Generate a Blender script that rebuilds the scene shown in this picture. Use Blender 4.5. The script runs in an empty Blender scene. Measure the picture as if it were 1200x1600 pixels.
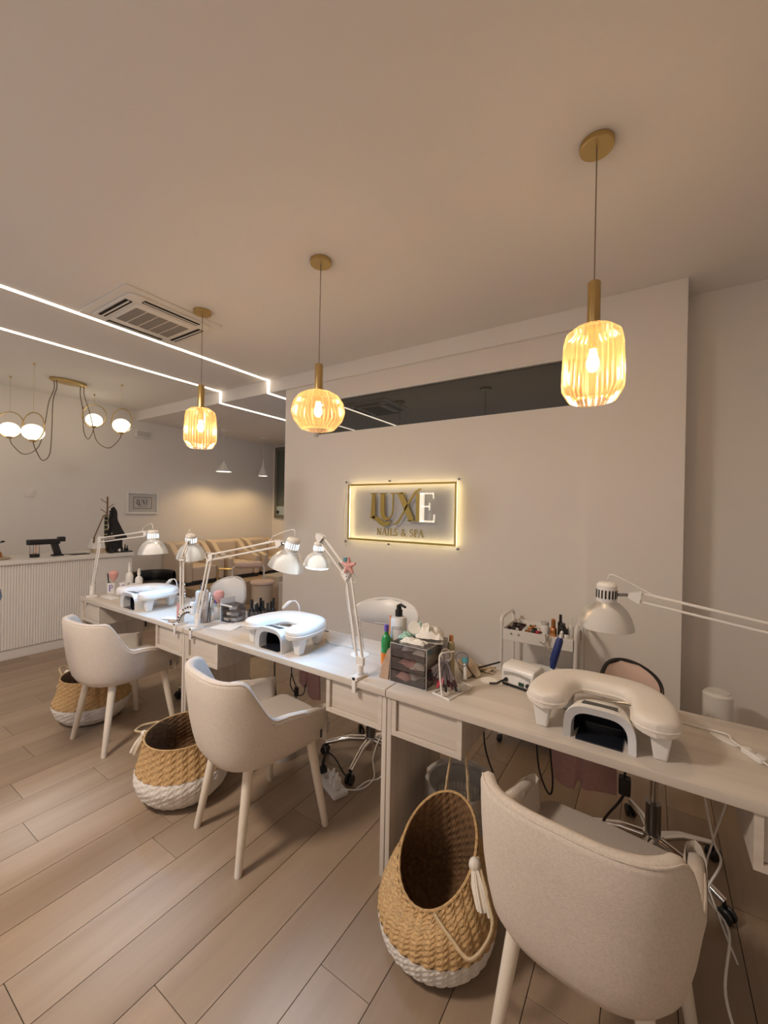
import bpy, bmesh, math, random
from mathutils import Vector, Matrix
random.seed(7)
sc = bpy.context.scene
COL = sc.collection
PI = math.pi
R = math.radians

# ------------------------------------------------------------------ camera
cam_data = bpy.data.cameras.new('camera')
cam = bpy.data.objects.new('camera', cam_data)
COL.objects.link(cam)
cam_data.sensor_fit = 'VERTICAL'
cam_data.sensor_height = 24.0
cam_data.lens = 637.8 / 1600.0 * 24.0
yaw, pitch, roll = 0.57872, -0.00273, 0.01828
fw = Vector((-math.sin(yaw) * math.cos(pitch), math.cos(yaw) * math.cos(pitch), math.sin(pitch)))
rt = Vector((math.cos(yaw), math.sin(yaw), 0))
up = rt.cross(fw)
r2 = math.cos(roll) * rt + math.sin(roll) * up
u2 = -math.sin(roll) * rt + math.cos(roll) * up
cm = Matrix((r2, u2, -fw)).transposed().to_4x4()
cm.translation = Vector((0, 0, 1.45))
cam.matrix_world = cm
cam_data.clip_start = 0.02
sc.camera = cam

# ------------------------------------------------------------------ world, exposure
sc.view_settings.view_transform = 'Standard'
sc.view_settings.look = 'None'
sc.view_settings.gamma = 1.0
sc.view_settings.use_curve_mapping = False
sc.view_settings.exposure = 1.1
world = bpy.data.worlds.new('evening_sky')
sc.world = world
world.use_nodes = True
world.node_tree.nodes['Background'].inputs[0].default_value = (0.62, 0.74, 1.0, 1)
world.node_tree.nodes['Background'].inputs[1].default_value = 0.25
sc.cycles.caustics_reflective = False
sc.cycles.caustics_refractive = False
sc.cycles.sample_clamp_indirect = 6.0

WARM = (1.0, 0.74, 0.46)


def lamp(name, kind, loc, energy, color, parent=None, size=0.05, direction=None, angle=None, blend=0.3):
    d = bpy.data.lights.new(name, kind)
    d.energy = energy
    d.color = color
    if kind in ('POINT', 'SPOT'):
        d.shadow_soft_size = size
    if kind == 'SPOT':
        d.spot_size = angle
        d.spot_blend = blend
    o = bpy.data.objects.new(name, d)
    COL.objects.link(o)
    o.location = loc
    if direction is not None:
        o.rotation_euler = Vector(direction).to_track_quat('-Z', 'Y').to_euler()
    if parent:
        o.parent = parent
    return o


# assumed low evening daylight through three assumed panes behind the camera, for floor patches
sun = bpy.data.lights.new('assumed_daylight_sun', 'SUN')
sun.energy = 2.8
sun.color = (0.60, 0.76, 1.0)
sun.angle = R(5)
sun_o = bpy.data.objects.new('assumed_daylight_sun', sun)
COL.objects.link(sun_o)
sun_o.rotation_euler = Vector((-0.12, 0.78, -0.62)).to_track_quat('-Z', 'Y').to_euler()
# added daylight-coloured area lamp, unseen behind the camera, mostly in front of solid wall
ar = bpy.data.lights.new('added_area_fill', 'AREA')
ar.shape = 'RECTANGLE'
ar.size = 3.6
ar.size_y = 1.9
ar.energy = 4
ar.color = (0.9, 0.92, 1.0)
ar_o = bpy.data.objects.new('added_area_fill', ar)
COL.objects.link(ar_o)
ar_o.location = (-1.9, -2.28, 1.4)
ar_o.rotation_euler = (R(90), 0, 0)

# added warm fill lamp, unseen behind the camera, to brighten the chair backs
for px, py, pe in ((-1.9, -0.45, 32),):
    pd = bpy.data.lights.new('added_fill_light', 'AREA')
    pd.shape = 'DISK'
    pd.size = 0.5
    pd.energy = pe
    pd.color = (1.0, 0.86, 0.73)
    po = bpy.data.objects.new('added_fill_light', pd)
    COL.objects.link(po)
    po.location = (px, py, 2.765)

# ------------------------------------------------------------------ materials
def newmat(name):
    m = bpy.data.materials.new(name)
    m.use_nodes = True
    nt = m.node_tree
    b = nt.nodes['Principled BSDF']
    return m, nt, b


def mat(name, col, rough=0.5, metal=0.0, var=0.0, scale=8.0, bump=0.0, bscale=200.0, trans=0.0, emit=None, es=0.0,
        spec=0.5, stretch=(1, 1, 1), coat=0.0):
    m, nt, b = newmat(name)
    b.inputs['Base Color'].default_value = (*col, 1)
    b.inputs['Roughness'].default_value = rough
    b.inputs['Metallic'].default_value = metal
    b.inputs['Specular IOR Level'].default_value = spec
    b.inputs['Coat Weight'].default_value = coat
    if trans:
        b.inputs['Transmission Weight'].default_value = trans
    if emit:
        b.inputs['Emission Color'].default_value = (*emit, 1)
        b.inputs['Emission Strength'].default_value = es
    tc = None
    if var or bump:
        tc = nt.nodes.new('ShaderNodeTexCoord')
        mp = nt.nodes.new('ShaderNodeMapping')
        mp.inputs['Scale'].default_value = stretch
        nt.links.new(tc.outputs['Object'], mp.inputs[0])
    if var:
        n = nt.nodes.new('ShaderNodeTexNoise')
        n.inputs['Scale'].default_value = scale
        n.inputs['Detail'].default_value = 4
        nt.links.new(mp.outputs[0], n.inputs['Vector'])
        r = nt.nodes.new('ShaderNodeValToRGB')
        r.color_ramp.elements[0].position = 0.3
        r.color_ramp.elements[1].position = 0.7
        r.color_ramp.elements[0].color = (*[c * (1 - var) for c in col], 1)
        r.color_ramp.elements[1].color = (*[min(1, c * (1 + var)) for c in col], 1)
        nt.links.new(n.outputs['Fac'], r.inputs[0])
        nt.links.new(r.outputs[0], b.inputs['Base Color'])
    if bump:
        n2 = nt.nodes.new('ShaderNodeTexNoise')
        n2.inputs['Scale'].default_value = bscale
        n2.inputs['Detail'].default_value = 2
        nt.links.new(mp.outputs[0], n2.inputs['Vector'])
        bp = nt.nodes.new('ShaderNodeBump')
        bp.inputs['Strength'].default_value = bump
        bp.inputs['Distance'].default_value = 0.002
        nt.links.new(n2.outputs['Fac'], bp.inputs['Height'])
        nt.links.new(bp.outputs[0], b.inputs['Normal'])
    return m


def wood(name, c0, c1, rough=0.45, axis=0, scale=3.0, per_object=False, spec=0.4):
    """straight grained board; the grain runs along local `axis`"""
    m, nt, b = newmat(name)
    tc = nt.nodes.new('ShaderNodeTexCoord')
    mp = nt.nodes.new('ShaderNodeMapping')
    s = [scale * 6] * 3
    s[axis] = scale * 0.35
    mp.inputs['Scale'].default_value = s
    nt.links.new(tc.outputs['Object'], mp.inputs[0])
    oi = nt.nodes.new('ShaderNodeObjectInfo')
    if per_object:
        cx = nt.nodes.new('ShaderNodeMath')
        cx.operation = 'MULTIPLY'
        cx.inputs[1].default_value = 60.0
        nt.links.new(oi.outputs['Random'], cx.inputs[0])
        cb = nt.nodes.new('ShaderNodeCombineXYZ')
        nt.links.new(cx.outputs[0], cb.inputs[0])
        nt.links.new(cx.outputs[0], cb.inputs[1])
        nt.links.new(cb.outputs[0], mp.inputs['Location'])
    n = nt.nodes.new('ShaderNodeTexNoise')
    n.inputs['Scale'].default_value = 1.0
    n.inputs['Detail'].default_value = 6
    n.inputs['Roughness'].default_value = 0.62
    n.inputs['Distortion'].default_value = 0.35
    nt.links.new(mp.outputs[0], n.inputs['Vector'])
    r = nt.nodes.new('ShaderNodeValToRGB')
    r.color_ramp.elements[0].position = 0.28
    r.color_ramp.elements[1].position = 0.72
    r.color_ramp.elements[0].color = (*c0, 1)
    r.color_ramp.elements[1].color = (*c1, 1)
    nt.links.new(n.outputs['Fac'], r.inputs[0])
    out = r.outputs[0]
    if per_object:
        hs = nt.nodes.new('ShaderNodeHueSaturation')
        mr = nt.nodes.new('ShaderNodeMapRange')
        mr.inputs['To Min'].default_value = 0.88
        mr.inputs['To Max'].default_value = 1.1
        nt.links.new(oi.outputs['Random'], mr.inputs[0])
        nt.links.new(mr.outputs[0], hs.inputs['Value'])
        nt.links.new(out, hs.inputs['Color'])
        out = hs.outputs[0]
    nt.links.new(out, b.inputs['Base Color'])
    b.inputs['Roughness'].default_value = rough
    b.inputs['Specular IOR Level'].default_value = spec
    bp = nt.nodes.new('ShaderNodeBump')
    bp.inputs['Strength'].default_value = 0.12
    bp.inputs['Distance'].default_value = 0.002
    nt.links.new(n.outputs['Fac'], bp.inputs['Height'])
    nt.links.new(bp.outputs[0], b.inputs['Normal'])
    return m


def emis(name, col, s):
    m = bpy.data.materials.new(name)
    m.use_nodes = True
    nt = m.node_tree
    nt.nodes.clear()
    e = nt.nodes.new('ShaderNodeEmission')
    e.inputs[0].default_value = (*col, 1)
    e.inputs[1].default_value = s
    o = nt.nodes.new('ShaderNodeOutputMaterial')
    nt.links.new(e.outputs[0], o.inputs[0])
    return m


def sheer(name, tint, transp=0.6, transl=(1, 0.7, 0.4), gloss=0.12, rough=0.08, tl=0.5, facing=True):
    """thin glass, film or clear plastic: see-through, partly glowing through, glossy at grazing angles"""
    m = bpy.data.materials.new(name)
    m.use_nodes = True
    nt = m.node_tree
    nt.nodes.clear()
    t = nt.nodes.new('ShaderNodeBsdfTransparent')
    t.inputs[0].default_value = (*tint, 1)
    l = nt.nodes.new('ShaderNodeBsdfTranslucent')
    l.inputs[0].default_value = (*transl, 1)
    d = nt.nodes.new('ShaderNodeBsdfDiffuse')
    d.inputs[0].default_value = (*transl, 1)
    dd = nt.nodes.new('ShaderNodeMixShader')
    dd.inputs[0].default_value = tl
    nt.links.new(d.outputs[0], dd.inputs[1])
    nt.links.new(l.outputs[0], dd.inputs[2])
    g = nt.nodes.new('ShaderNodeBsdfGlossy')
    g.inputs['Roughness'].default_value = rough
    a = nt.nodes.new('ShaderNodeMixShader')
    if facing:
        lw = nt.nodes.new('ShaderNodeLayerWeight')
        lw.inputs[0].default_value = 0.45
        mr = nt.nodes.new('ShaderNodeMapRange')
        mr.inputs['To Min'].default_value = 1 - transp
        mr.inputs['To Max'].default_value = min(1.0, (1 - transp) + 0.5)
        nt.links.new(lw.outputs['Facing'], mr.inputs[0])
        nt.links.new(mr.outputs[0], a.inputs[0])
    else:
        a.inputs[0].default_value = 1 - transp
    nt.links.new(t.outputs[0], a.inputs[1])
    nt.links.new(dd.outputs[0], a.inputs[2])
    b = nt.nodes.new('ShaderNodeMixShader')
    fr = nt.nodes.new('ShaderNodeFresnel')
    fr.inputs[0].default_value = 1.45
    mu = nt.nodes.new('ShaderNodeMath')
    mu.operation = 'MULTIPLY_ADD'
    mu.inputs[1].default_value = 0.8
    mu.inputs[2].default_value = gloss * 0.3
    nt.links.new(fr.outputs[0], mu.inputs[0])
    nt.links.new(mu.outputs[0], b.inputs[0])
    nt.links.new(a.outputs[0], b.inputs[1])
    nt.links.new(g.outputs[0], b.inputs[2])
    o = nt.nodes.new('ShaderNodeOutputMaterial')
    nt.links.new(b.outputs[0], o.inputs[0])
    return m


M = {}
M['wall'] = mat('painted_wall', (0.815, 0.775, 0.73), 0.75, var=0.015, scale=1.2, bump=0.06, bscale=140)
M['ceil'] = mat('painted_ceiling', (0.84, 0.81, 0.785), 0.85, var=0.015, scale=0.9, bump=0.05, bscale=90)
M['trim'] = mat('white_trim', (0.80, 0.77, 0.73), 0.45)
M['floor'] = mat('floor_joint', (0.10, 0.08, 0.065), 0.8)
M['plank'] = wood('oak_plank', (0.272, 0.195, 0.134), (0.362, 0.266, 0.188), 0.38, axis=1, scale=1.5, per_object=True)
M['desk'] = wood('bleached_wood', (0.56, 0.49, 0.42), (0.72, 0.66, 0.585), 0.42, axis=0, scale=2.2)
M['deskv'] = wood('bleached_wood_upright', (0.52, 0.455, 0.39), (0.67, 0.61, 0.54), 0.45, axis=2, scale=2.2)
M['white'] = mat('white_plastic', (0.82, 0.80, 0.77), 0.32)
M['whitem'] = mat('white_enamel_metal', (0.84, 0.81, 0.77), 0.28, spec=0.5)
M['vinyl'] = mat('cream_vinyl', (0.80, 0.74, 0.67), 0.42, bump=0.05, bscale=300)
M['pink_vinyl'] = mat('blush_vinyl', (0.72, 0.54, 0.45), 0.45)
M['fabric'] = mat('cream_fabric', (0.66, 0.585, 0.51), 0.95, var=0.07, scale=160, bump=0.5, bscale=420, spec=0.15)
M['seatfab'] = mat('seat_fabric', (0.56, 0.49, 0.43), 0.95, var=0.06, scale=160, bump=0.5, bscale=420, spec=0.15)
M['leg'] = mat('cream_lacquered_wood', (0.76, 0.68, 0.57), 0.4)
M['brass'] = mat('brushed_brass', (0.58, 0.42, 0.18), 0.33, metal=1.0, bump=0.05, bscale=300)
M['gold'] = mat('gold_letter', (0.50, 0.36, 0.10), 0.35, metal=0.85)
M['black'] = mat('black_plastic', (0.012, 0.012, 0.013), 0.4)
M['blackm'] = mat('black_matte', (0.02, 0.018, 0.018), 0.8)
M['dark'] = mat('dark_grey', (0.05, 0.048, 0.05), 0.35)
M['slot'] = mat('dark_slot', (0.015, 0.014, 0.013), 0.9)
M['grey'] = mat('grey_plastic', (0.30, 0.285, 0.27), 0.5)
M['lgrey'] = mat('pale_grey_plastic', (0.55, 0.53, 0.50), 0.5)
M['chrome'] = mat('chrome', (0.75, 0.73, 0.70), 0.12, metal=1.0)
M['gunmetal'] = mat('gunmetal', (0.22, 0.21, 0.20), 0.3, metal=1.0)
M['copper'] = mat('copper_cap', (0.75, 0.36, 0.16), 0.25, metal=1.0)
M['rope'] = mat('jute_rope', (0.50, 0.375, 0.22), 0.9, bump=0.6, bscale=250)
M['tassel'] = mat('cream_tassel', (0.74, 0.67, 0.57), 0.95, var=0.1, scale=200, stretch=(1, 1, 0.1))
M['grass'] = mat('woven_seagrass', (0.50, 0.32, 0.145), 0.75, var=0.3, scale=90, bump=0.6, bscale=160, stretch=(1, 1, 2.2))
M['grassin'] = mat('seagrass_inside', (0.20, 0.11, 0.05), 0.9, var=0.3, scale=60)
M['whiteweave'] = mat('white_painted_weave', (0.74, 0.70, 0.65), 0.85, var=0.07, scale=120, bump=0.6, bscale=180)
M['towel'] = mat('blush_towel', (0.50, 0.305, 0.27), 0.95, var=0.06, scale=70, bump=0.3, bscale=300, spec=0.1)
M['green'] = mat('green_bottle', (0.02, 0.28, 0.06), 0.15, coat=0.5)
M['orange'] = mat('orange_liquid', (0.80, 0.22, 0.02), 0.2)
M['blue'] = mat('blue_grip', (0.01, 0.025, 0.14), 0.4)
M['balloon'] = mat('blue_latex', (0.02, 0.16, 0.42), 0.25, coat=0.4)
M['balloong'] = mat('grey_blue_latex', (0.22, 0.26, 0.32), 0.3)
M['pink'] = mat('pink_plastic', (0.72, 0.20, 0.25), 0.4)
M['pinkp'] = mat('dusty_pink', (0.70, 0.36, 0.33), 0.6)
M['redp'] = mat('red_polish', (0.55, 0.03, 0.07), 0.2)
M['wine'] = mat('wine_polish', (0.045, 0.008, 0.015), 0.2)
M['mint'] = mat('mint_paper', (0.36, 0.60, 0.50), 0.8)
M['paper'] = mat('white_paper', (0.82, 0.79, 0.73), 0.8)
M['kraft'] = mat('kraft_paper', (0.48, 0.33, 0.235), 0.85, var=0.1, scale=30)
M['bone'] = mat('pale_wood', (0.62, 0.50, 0.36), 0.6, var=0.1, scale=60)
M['sofa'] = mat('cream_leather', (0.66, 0.55, 0.43), 0.5, bump=0.04, bscale=90)
M['purple'] = mat('violet_print', (0.16, 0.09, 0.42), 0.5)
M['amber'] = sheer('amber_glass', (1.0, 0.82, 0.55), 0.76, (0.92, 0.54, 0.25), 0.12, 0.14, 0.55)
M['clear'] = sheer('smoky_acrylic', (0.985, 0.965, 0.96), 0.93, (0.66, 0.56, 0.55), 0.05, 0.1, 0.3, facing=False)
M['acrylic'] = sheer('clear_acrylic', (0.99, 0.99, 0.99), 0.98, (0.85, 0.85, 0.85), 0.1, 0.05, 0.3, facing=False)
M['swatch'] = sheer('clear_tip', (0.70, 0.64, 0.66), 0.55, (0.38, 0.33, 0.35), 0.2, 0.1, 0.3)
M['liner'] = sheer('bin_liner', (0.95, 0.95, 0.95), 0.22, (0.82, 0.78, 0.74), 0.1, 0.3, 0.4)
M['led'] = emis('led_strip', (1.0, 0.84, 0.65), 3.3)
M['globe'] = emis('opal_globe', (1.0, 0.84, 0.58), 1.5)
M['bulb'] = emis('pendant_bulb', (1.0, 0.80, 0.48), 16.0)
M['cool'] = emis('cool_lamp_bulb', (0.80, 0.93, 1.0), 6.0)
M['conelight'] = emis('cone_light', (1.0, 0.88, 0.66), 2.0)
M['signled'] = emis('sign_backlight', (1.0, 0.77, 0.36), 4.5)
M['darkglass'] = mat('dark_glass', (0.030, 0.038, 0.042), 0.015, spec=0.9)
M['darkglass'].node_tree.nodes['Principled BSDF'].inputs['IOR'].default_value = 1.7
M['winglass'] = mat('window_glass', (0.10, 0.115, 0.10), 0.08, spec=0.6)


# ------------------------------------------------------------------ mesh helpers
class MB:
    def __init__(self):
        self.v = []
        self.f = []
        self.T = None

    def add(self, vs, fs):
        o = len(self.v)
        for p in vs:
            p = Vector(p)
            if self.T is not None:
                p = self.T @ p
            self.v.append(p)
        self.f += [tuple(i + o for i in q) for q in fs]
        return self

    def box(self, x0, x1, y0, y1, z0, z1):
        vs = [(x, y, z) for z in (z0, z1) for y in (y0, y1) for x in (x0, x1)]
        return self.add(vs, [(0, 2, 3, 1), (4, 5, 7, 6), (0, 1, 5, 4), (2, 6, 7, 3), (0, 4, 6, 2), (1, 3, 7, 5)])

    def grid(self, fn, nu, nv, cu=False, cv=False, flip=False):
        U = nu if cu else nu + 1
        V = nv if cv else nv + 1
        vs = [fn(i / nu, j / nv) for i in range(U) for j in range(V)]
        fs = []
        for i in range(nu):
            for j in range(nv):
                a, b2 = i, (i + 1) % U
                c, d = j, (j + 1) % V
                q = (a * V + c, b2 * V + c, b2 * V + d, a * V + d)
                fs.append(q[::-1] if flip else q)
        return self.add(vs, fs)

    def lathe(self, prof, n=32, c=(0, 0, 0), mod=None, caps=False):
        k = len(prof)
        vs = []
        for i in range(n):
            a = 2 * PI * i / n
            for j, (r, z) in enumerate(prof):
                rr = r * mod(i, j, a) if mod else r
                vs.append((c[0] + rr * math.cos(a), c[1] + rr * math.sin(a), c[2] + z))
        fs = []
        for i in range(n):
            i2 = (i + 1) % n
            for j in range(k - 1):
                fs.append((i * k + j, i2 * k + j, i2 * k + j + 1, i * k + j + 1))
        if caps:
            fs.append(tuple(i * k for i in range(n))[::-1])
            fs.append(tuple(i * k + k - 1 for i in range(n)))
        return self.add(vs, fs)

    def tube(self, pts, r, n=8, closed=False, cap=True):
        P = [Vector(p) for p in pts]
        m = len(P)
        rs = r if isinstance(r, (list, tuple)) else [r] * m
        ref = None
        vs = []
        for i in range(m):
            if closed:
                d = P[(i + 1) % m] - P[i - 1]
            else:
                d = P[min(i + 1, m - 1)] - P[max(i - 1, 0)]
            if d.length < 1e-9:
                d = Vector((0, 0, 1))
            d.normalize()
            if ref is None:
                ref = Vector((0, 0, 1)) if abs(d.z) < 0.9 else Vector((1, 0, 0))
            ref = (ref - d * ref.dot(d))
            if ref.length < 1e-6:
                ref = d.orthogonal()
            ref.normalize()
            b = d.cross(ref)
            for k in range(n):
                a = 2 * PI * k / n
                vs.append(P[i] + (ref * math.cos(a) + b * math.sin(a)) * rs[i])
        fs = []
        for i in range(m if closed else m - 1):
            i2 = (i + 1) % m
            for k in range(n):
                k2 = (k + 1) % n
                fs.append((i * n + k, i * n + k2, i2 * n + k2, i2 * n + k))
        if cap and not closed:
            fs.append(tuple(range(n))[::-1])
            fs.append(tuple((m - 1) * n + k for k in range(n)))
        return self.add(vs, fs)

    def prism(self, poly, z0, z1):
        n = len(poly)
        vs = [(x, y, z0) for x, y in poly] + [(x, y, z1) for x, y in poly]
        fs = [tuple(range(n))[::-1], tuple(range(n, 2 * n))]
        fs += [(i, (i + 1) % n, n + (i + 1) % n, n + i) for i in range(n)]
        return self.add(vs, fs)

    def ball(self, c, rx, ry=None, rz=None, n=20, m=12):
        ry = ry or rx
        rz = rz or rx
        return self.grid(lambda u, v: (c[0] + rx * math.cos(2 * PI * u) * math.sin(PI * max(.004, min(.996, v))),
                                       c[1] + ry * math.sin(2 * PI * u) * math.sin(PI * max(.004, min(.996, v))),
                                       c[2] - rz * math.cos(PI * v)), n, m, cu=True)

    def build(self, name, m, parent=None, bevel=0.0, seg=2, sharp=35):
        me = bpy.data.meshes.new(name)
        me.from_pydata([tuple(p) for p in self.v], [], self.f)
        if bevel:
            bm = bmesh.new()
            bm.from_mesh(me)
            ed = [e for e in bm.edges if len(e.link_faces) == 2 and e.calc_face_angle(0) > R(40)]
            bmesh.ops.bevel(bm, geom=ed, offset=bevel, segments=seg, profile=0.6, affect='EDGES', clamp_overlap=True)
            bmesh.ops.recalc_face_normals(bm, faces=bm.faces)
            bm.to_mesh(me)
            bm.free()
        me.materials.append(m)
        me.update()
        if sharp:
            me.shade_smooth()
            me.set_sharp_from_angle(angle=R(sharp))
        o = bpy.data.objects.new(name, me)
        COL.objects.link(o)
        if parent is not None:
            o.parent = parent
        return o


def box(x0, x1, y0, y1, z0, z1):
    return MB().box(x0, x1, y0, y1, z0, z1)


def thing(name, label, cat, loc=(0, 0, 0), rz=0.0, group=None):
    o = bpy.data.objects.new(name, None)
    o.empty_display_size = 0.1
    COL.objects.link(o)
    o.location = loc
    o.rotation_euler = (0, 0, rz)
    o['label'] = label
    o['category'] = cat
    if group:
        o['group'] = group
    return o


def tag(o, label, cat, group=None, kind=None):
    o['label'] = label
    o['category'] = cat
    if group:
        o['group'] = group
    if kind:
        o['kind'] = kind
    return o


def struct(o):
    o['kind'] = 'structure'
    return o


def kids(o):
    return [c for c in bpy.data.objects if c.parent == o]


def copy_thing(root, loc, rz=0.0, label=None, group=None):
    r = root.copy()
    COL.objects.link(r)
    r.location = loc
    r.rotation_euler = (0, 0, rz)
    if label:
        r['label'] = label
    if group:
        r['group'] = group
    for ch in kids(root):
        if ch.type == 'LIGHT':
            continue
        c = ch.copy()
        COL.objects.link(c)
        c.parent = r
        for g in kids(ch):
            d = g.copy()
            COL.objects.link(d)
            d.parent = c
    return r


def smooth(a, b, t):
    t = max(0.0, min(1.0, (t - a) / (b - a)))
    return t * t * (3 - 2 * t)


def spline(pts, n=8):
    """Catmull-Rom through the points"""
    P = [Vector(p) for p in pts]
    P = [2 * P[0] - P[1]] + P + [2 * P[-1] - P[-2]]
    out = []
    for i in range(1, len(P) - 2):
        for k in range(n):
            t = k / n
            a, b, c, d = P[i - 1], P[i], P[i + 1], P[i + 2]
            out.append(0.5 * ((2 * b) + (c - a) * t + (2 * a - 5 * b + 4 * c - d) * t * t + (3 * b - a - 3 * c + d) * t ** 3))
    out.append(P[-2])
    return out


def rrect(x0, x1, y0, y1, r, n=5):
    p = []
    for cx, cy, a0 in ((x1 - r, y1 - r, 0), (x0 + r, y1 - r, 90), (x0 + r, y0 + r, 180), (x1 - r, y0 + r, 270)):
        for k in range(n + 1):
            a = R(a0 + 90 * k / n)
            p.append((cx + r * math.cos(a), cy + r * math.sin(a)))
    return p


# letters drawn as strokes: each stroke is (points, widths) in a plane x right, y up
def stroke_prism(mb, pts, w, t0, t1):
    P = [Vector((p[0], p[1])) for p in pts]
    ws = w if isinstance(w, (list, tuple)) else [w] * len(P)
    L, Rr = [], []
    for i in range(len(P)):
        d = P[min(i + 1, len(P) - 1)] - P[max(i - 1, 0)]
        d.normalize()
        nrm = Vector((-d.y, d.x)) * ws[i] / 2
        L.append(P[i] + nrm)
        Rr.append(P[i] - nrm)
    n = len(P)
    vs = [(p.x, p.y, t0) for p in L] + [(p.x, p.y, t0) for p in Rr] + [(p.x, p.y, t1) for p in L] + [(p.x, p.y, t1) for p in Rr]
    fs = []
    for i in range(n - 1):
        fs += [(i, i + 1, n + i + 1, n + i), (2 * n + i, 3 * n + i, 3 * n + i + 1, 2 * n + i + 1),
               (i, 2 * n + i, 2 * n + i + 1, i + 1), (n + i, n + i + 1, 3 * n + i + 1, 3 * n + i)]
    fs += [(0, n, 3 * n, 2 * n), (n - 1, 3 * n - 1, 4 * n - 1, 2 * n - 1)]
    mb.add(vs, fs)


def arc(cx, cy, rx, ry, a0, a1, n=10):
    return [(cx + rx * math.cos(R(a0 + (a1 - a0) * k / n)), cy + ry * math.sin(R(a0 + (a1 - a0) * k / n))) for k in range(n + 1)]


GLY = {  # unit letters on a 0..1 cap height: (advance, strokes)
    'N': (0.86, [([(.14, 0), (.14, 1)], .05), ([(.14, .98), (.70, .02)], .11), ([(.70, 0), (.70, 1)], .05),
                 ([(.02, .98), (.24, .98)], .04), ([(.04, .02), (.24, .02)], .04), ([(.58, .98), (.82, .98)], .04)]),
    'A': (0.80, [([(.08, 0), (.39, 1)], .045), ([(.39, 1), (.70, 0)], .11), ([(.2, .34), (.58, .34)], .04),
                 ([(-.02, .02), (.2, .02)], .04), ([(.58, .02), (.82, .02)], .04)]),
    'I': (0.36, [([(.17, 0), (.17, 1)], .11), ([(.04, .98), (.3, .98)], .04), ([(.04, .02), (.3, .02)], .04)]),
    'L': (0.62, [([(.17, 0), (.17, 1)], .11), ([(.04, .98), (.3, .98)], .04), ([(.04, .02), (.58, .02)], .045), ([(.57, .02), (.57, .22)], .04)]),
    'S': (0.58, [(arc(.28, .755, .21, .225, 25, 250) + arc(.28, .275, .23, .255, 70, -155), .085)]),
    'P': (0.66, [([(.17, 0), (.17, 1)], .11), ([(.04, .98), (.34, .98)], .04), ([(.04, .02), (.3, .02)], .04),
                 (arc(.32, .74, .25, .24, 90, -90), .08), ([(.17, .5), (.34, .5)], .04)]),
    '&': (0.92, [([(.80, .0), (.30, .62)] + arc(.38, .80, .15, .18, 200, -20) + [(.50, .68), (.16, .36)] + arc(.33, .23, .24, .21, 150, 330) + [(.74, .46)], .07)]),
    'E': (0.66, [([(.17, 0), (.17, 1)], .13), ([(.04, .98), (.58, .98)], .045), ([(.57, .98), (.57, .78)], .04), ([(.17, .52), (.46, .52)], .045),
                 ([(.45, .42), (.45, .62)], .04), ([(.04, .02), (.60, .02)], .045), ([(.59, .02), (.59, .24)], .04)]),
    'O': (0.86, [(arc(.42, .5, .36, .49, 0, 360, 20), .09)]),
    'R': (0.72, [([(.17, 0), (.17, 1)], .11), (arc(.32, .74, .25, .24, 90, -90), .08), ([(.32, .5), (.66, 0)], .1), ([(.1, .98), (.34, .98)], .04), ([(.17, .5), (.34, .5)], .04)]),
    'T': (0.7, [([(.34, 0), (.34, 1)], .11), ([(.04, .97), (.66, .97)], .06)]),
    'V': (0.78, [([(.06, 1), (.38, 0)], .11), ([(.38, 0), (.7, 1)], .05)]),
    'F': (0.6, [([(.17, 0), (.17, 1)], .11), ([(.1, .97), (.56, .97)], .06), ([(.17, .52), (.46, .52)], .05)]),
    'C': (0.76, [(arc(.42, .5, .36, .49, 45, 315, 18), .09)]),
    'Z': (0.7, [([(.06, .97), (.62, .97)], .06), ([(.6, .97), (.08, .03)], .1), ([(.06, .03), (.64, .03)], .06)]),
    'H': (0.82, [([(.14, 0), (.14, 1)], .1), ([(.66, 0), (.66, 1)], .1), ([(.14, .5), (.66, .5)], .05)]),
    ' ': (0.36, []),
}


def word(s, h, track=0.06):
    """list of (character, x offset) and total width at cap height h"""
    x, out = 0.0, []
    for ch in s:
        out.append((ch, x))
        x += (GLY[ch][0] + track) * h
    return out, x - track * h


# ================================================================== the setting
floor = struct(box(-6.25, 1.75, -2.4, 5.55, -0.05, -0.010).build('floor', M['floor']))
PW = 0.1895
fixed = {-5: 0.668, -2: 0.954, 1: 0.667}
rp = random.Random(3)
k0 = math.ceil((-6.13 + 1.425) / PW) - 1
for k in range(k0, 17):
    x0 = -1.425 + PW * k
    x1 = x0 + PW
    x0, x1 = max(x0, -6.13), min(x1, 1.6)
    if x1 - x0 < 0.01:
        continue
    ph = fixed.get(k, rp.uniform(0, 1.38))
    yend = 5.43 if x1 < -3.15 else (2.95 if x1 < -0.33 else 3.11)
    y = ph - 1.38 * 3
    while y < yend:
        a, b2 = max(y, -2.3), min(y + 1.38, yend)
        if b2 - a > 0.02:
            g = 0.0011
            MB().box(x0 + g, x1 - g, a + g, b2 - g, -0.0105, 0.0).build('plank', M['plank'], floor, bevel=0.0008, seg=1, sharp=0)
        y += 1.38

struct(box(-6.25, -6.13, -2.42, 5.55, -0.05, 2.9).build('wall_left', M['wall']))
struct(box(-6.13, -3.0, 5.43, 5.55, -0.05, 2.9).build('wall_far', M['wall']))
struct(box(1.6, 1.75, -2.42, 3.3, -0.05, 2.9).build('wall_right', M['wall']))
wb = MB().box(-3.156, -0.335, 2.95, 3.06, -0.01, 2.17)
wb.box(-3.156, -2.725, 2.95, 3.06, 2.17, 2.668).box(-2.725, -0.335, 2.95, 3.06, 2.505, 2.668)
wall_back = struct(wb.build('wall_back', M['wall']))
struct(box(-0.335, 0.157, 2.86, 3.3, -0.01, 2.8).build('wall_pillar', M['wall']))
struct(box(0.157, 1.6, 3.11, 3.3, -0.01, 2.8).build('wall_niche', M['wall']))
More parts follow.
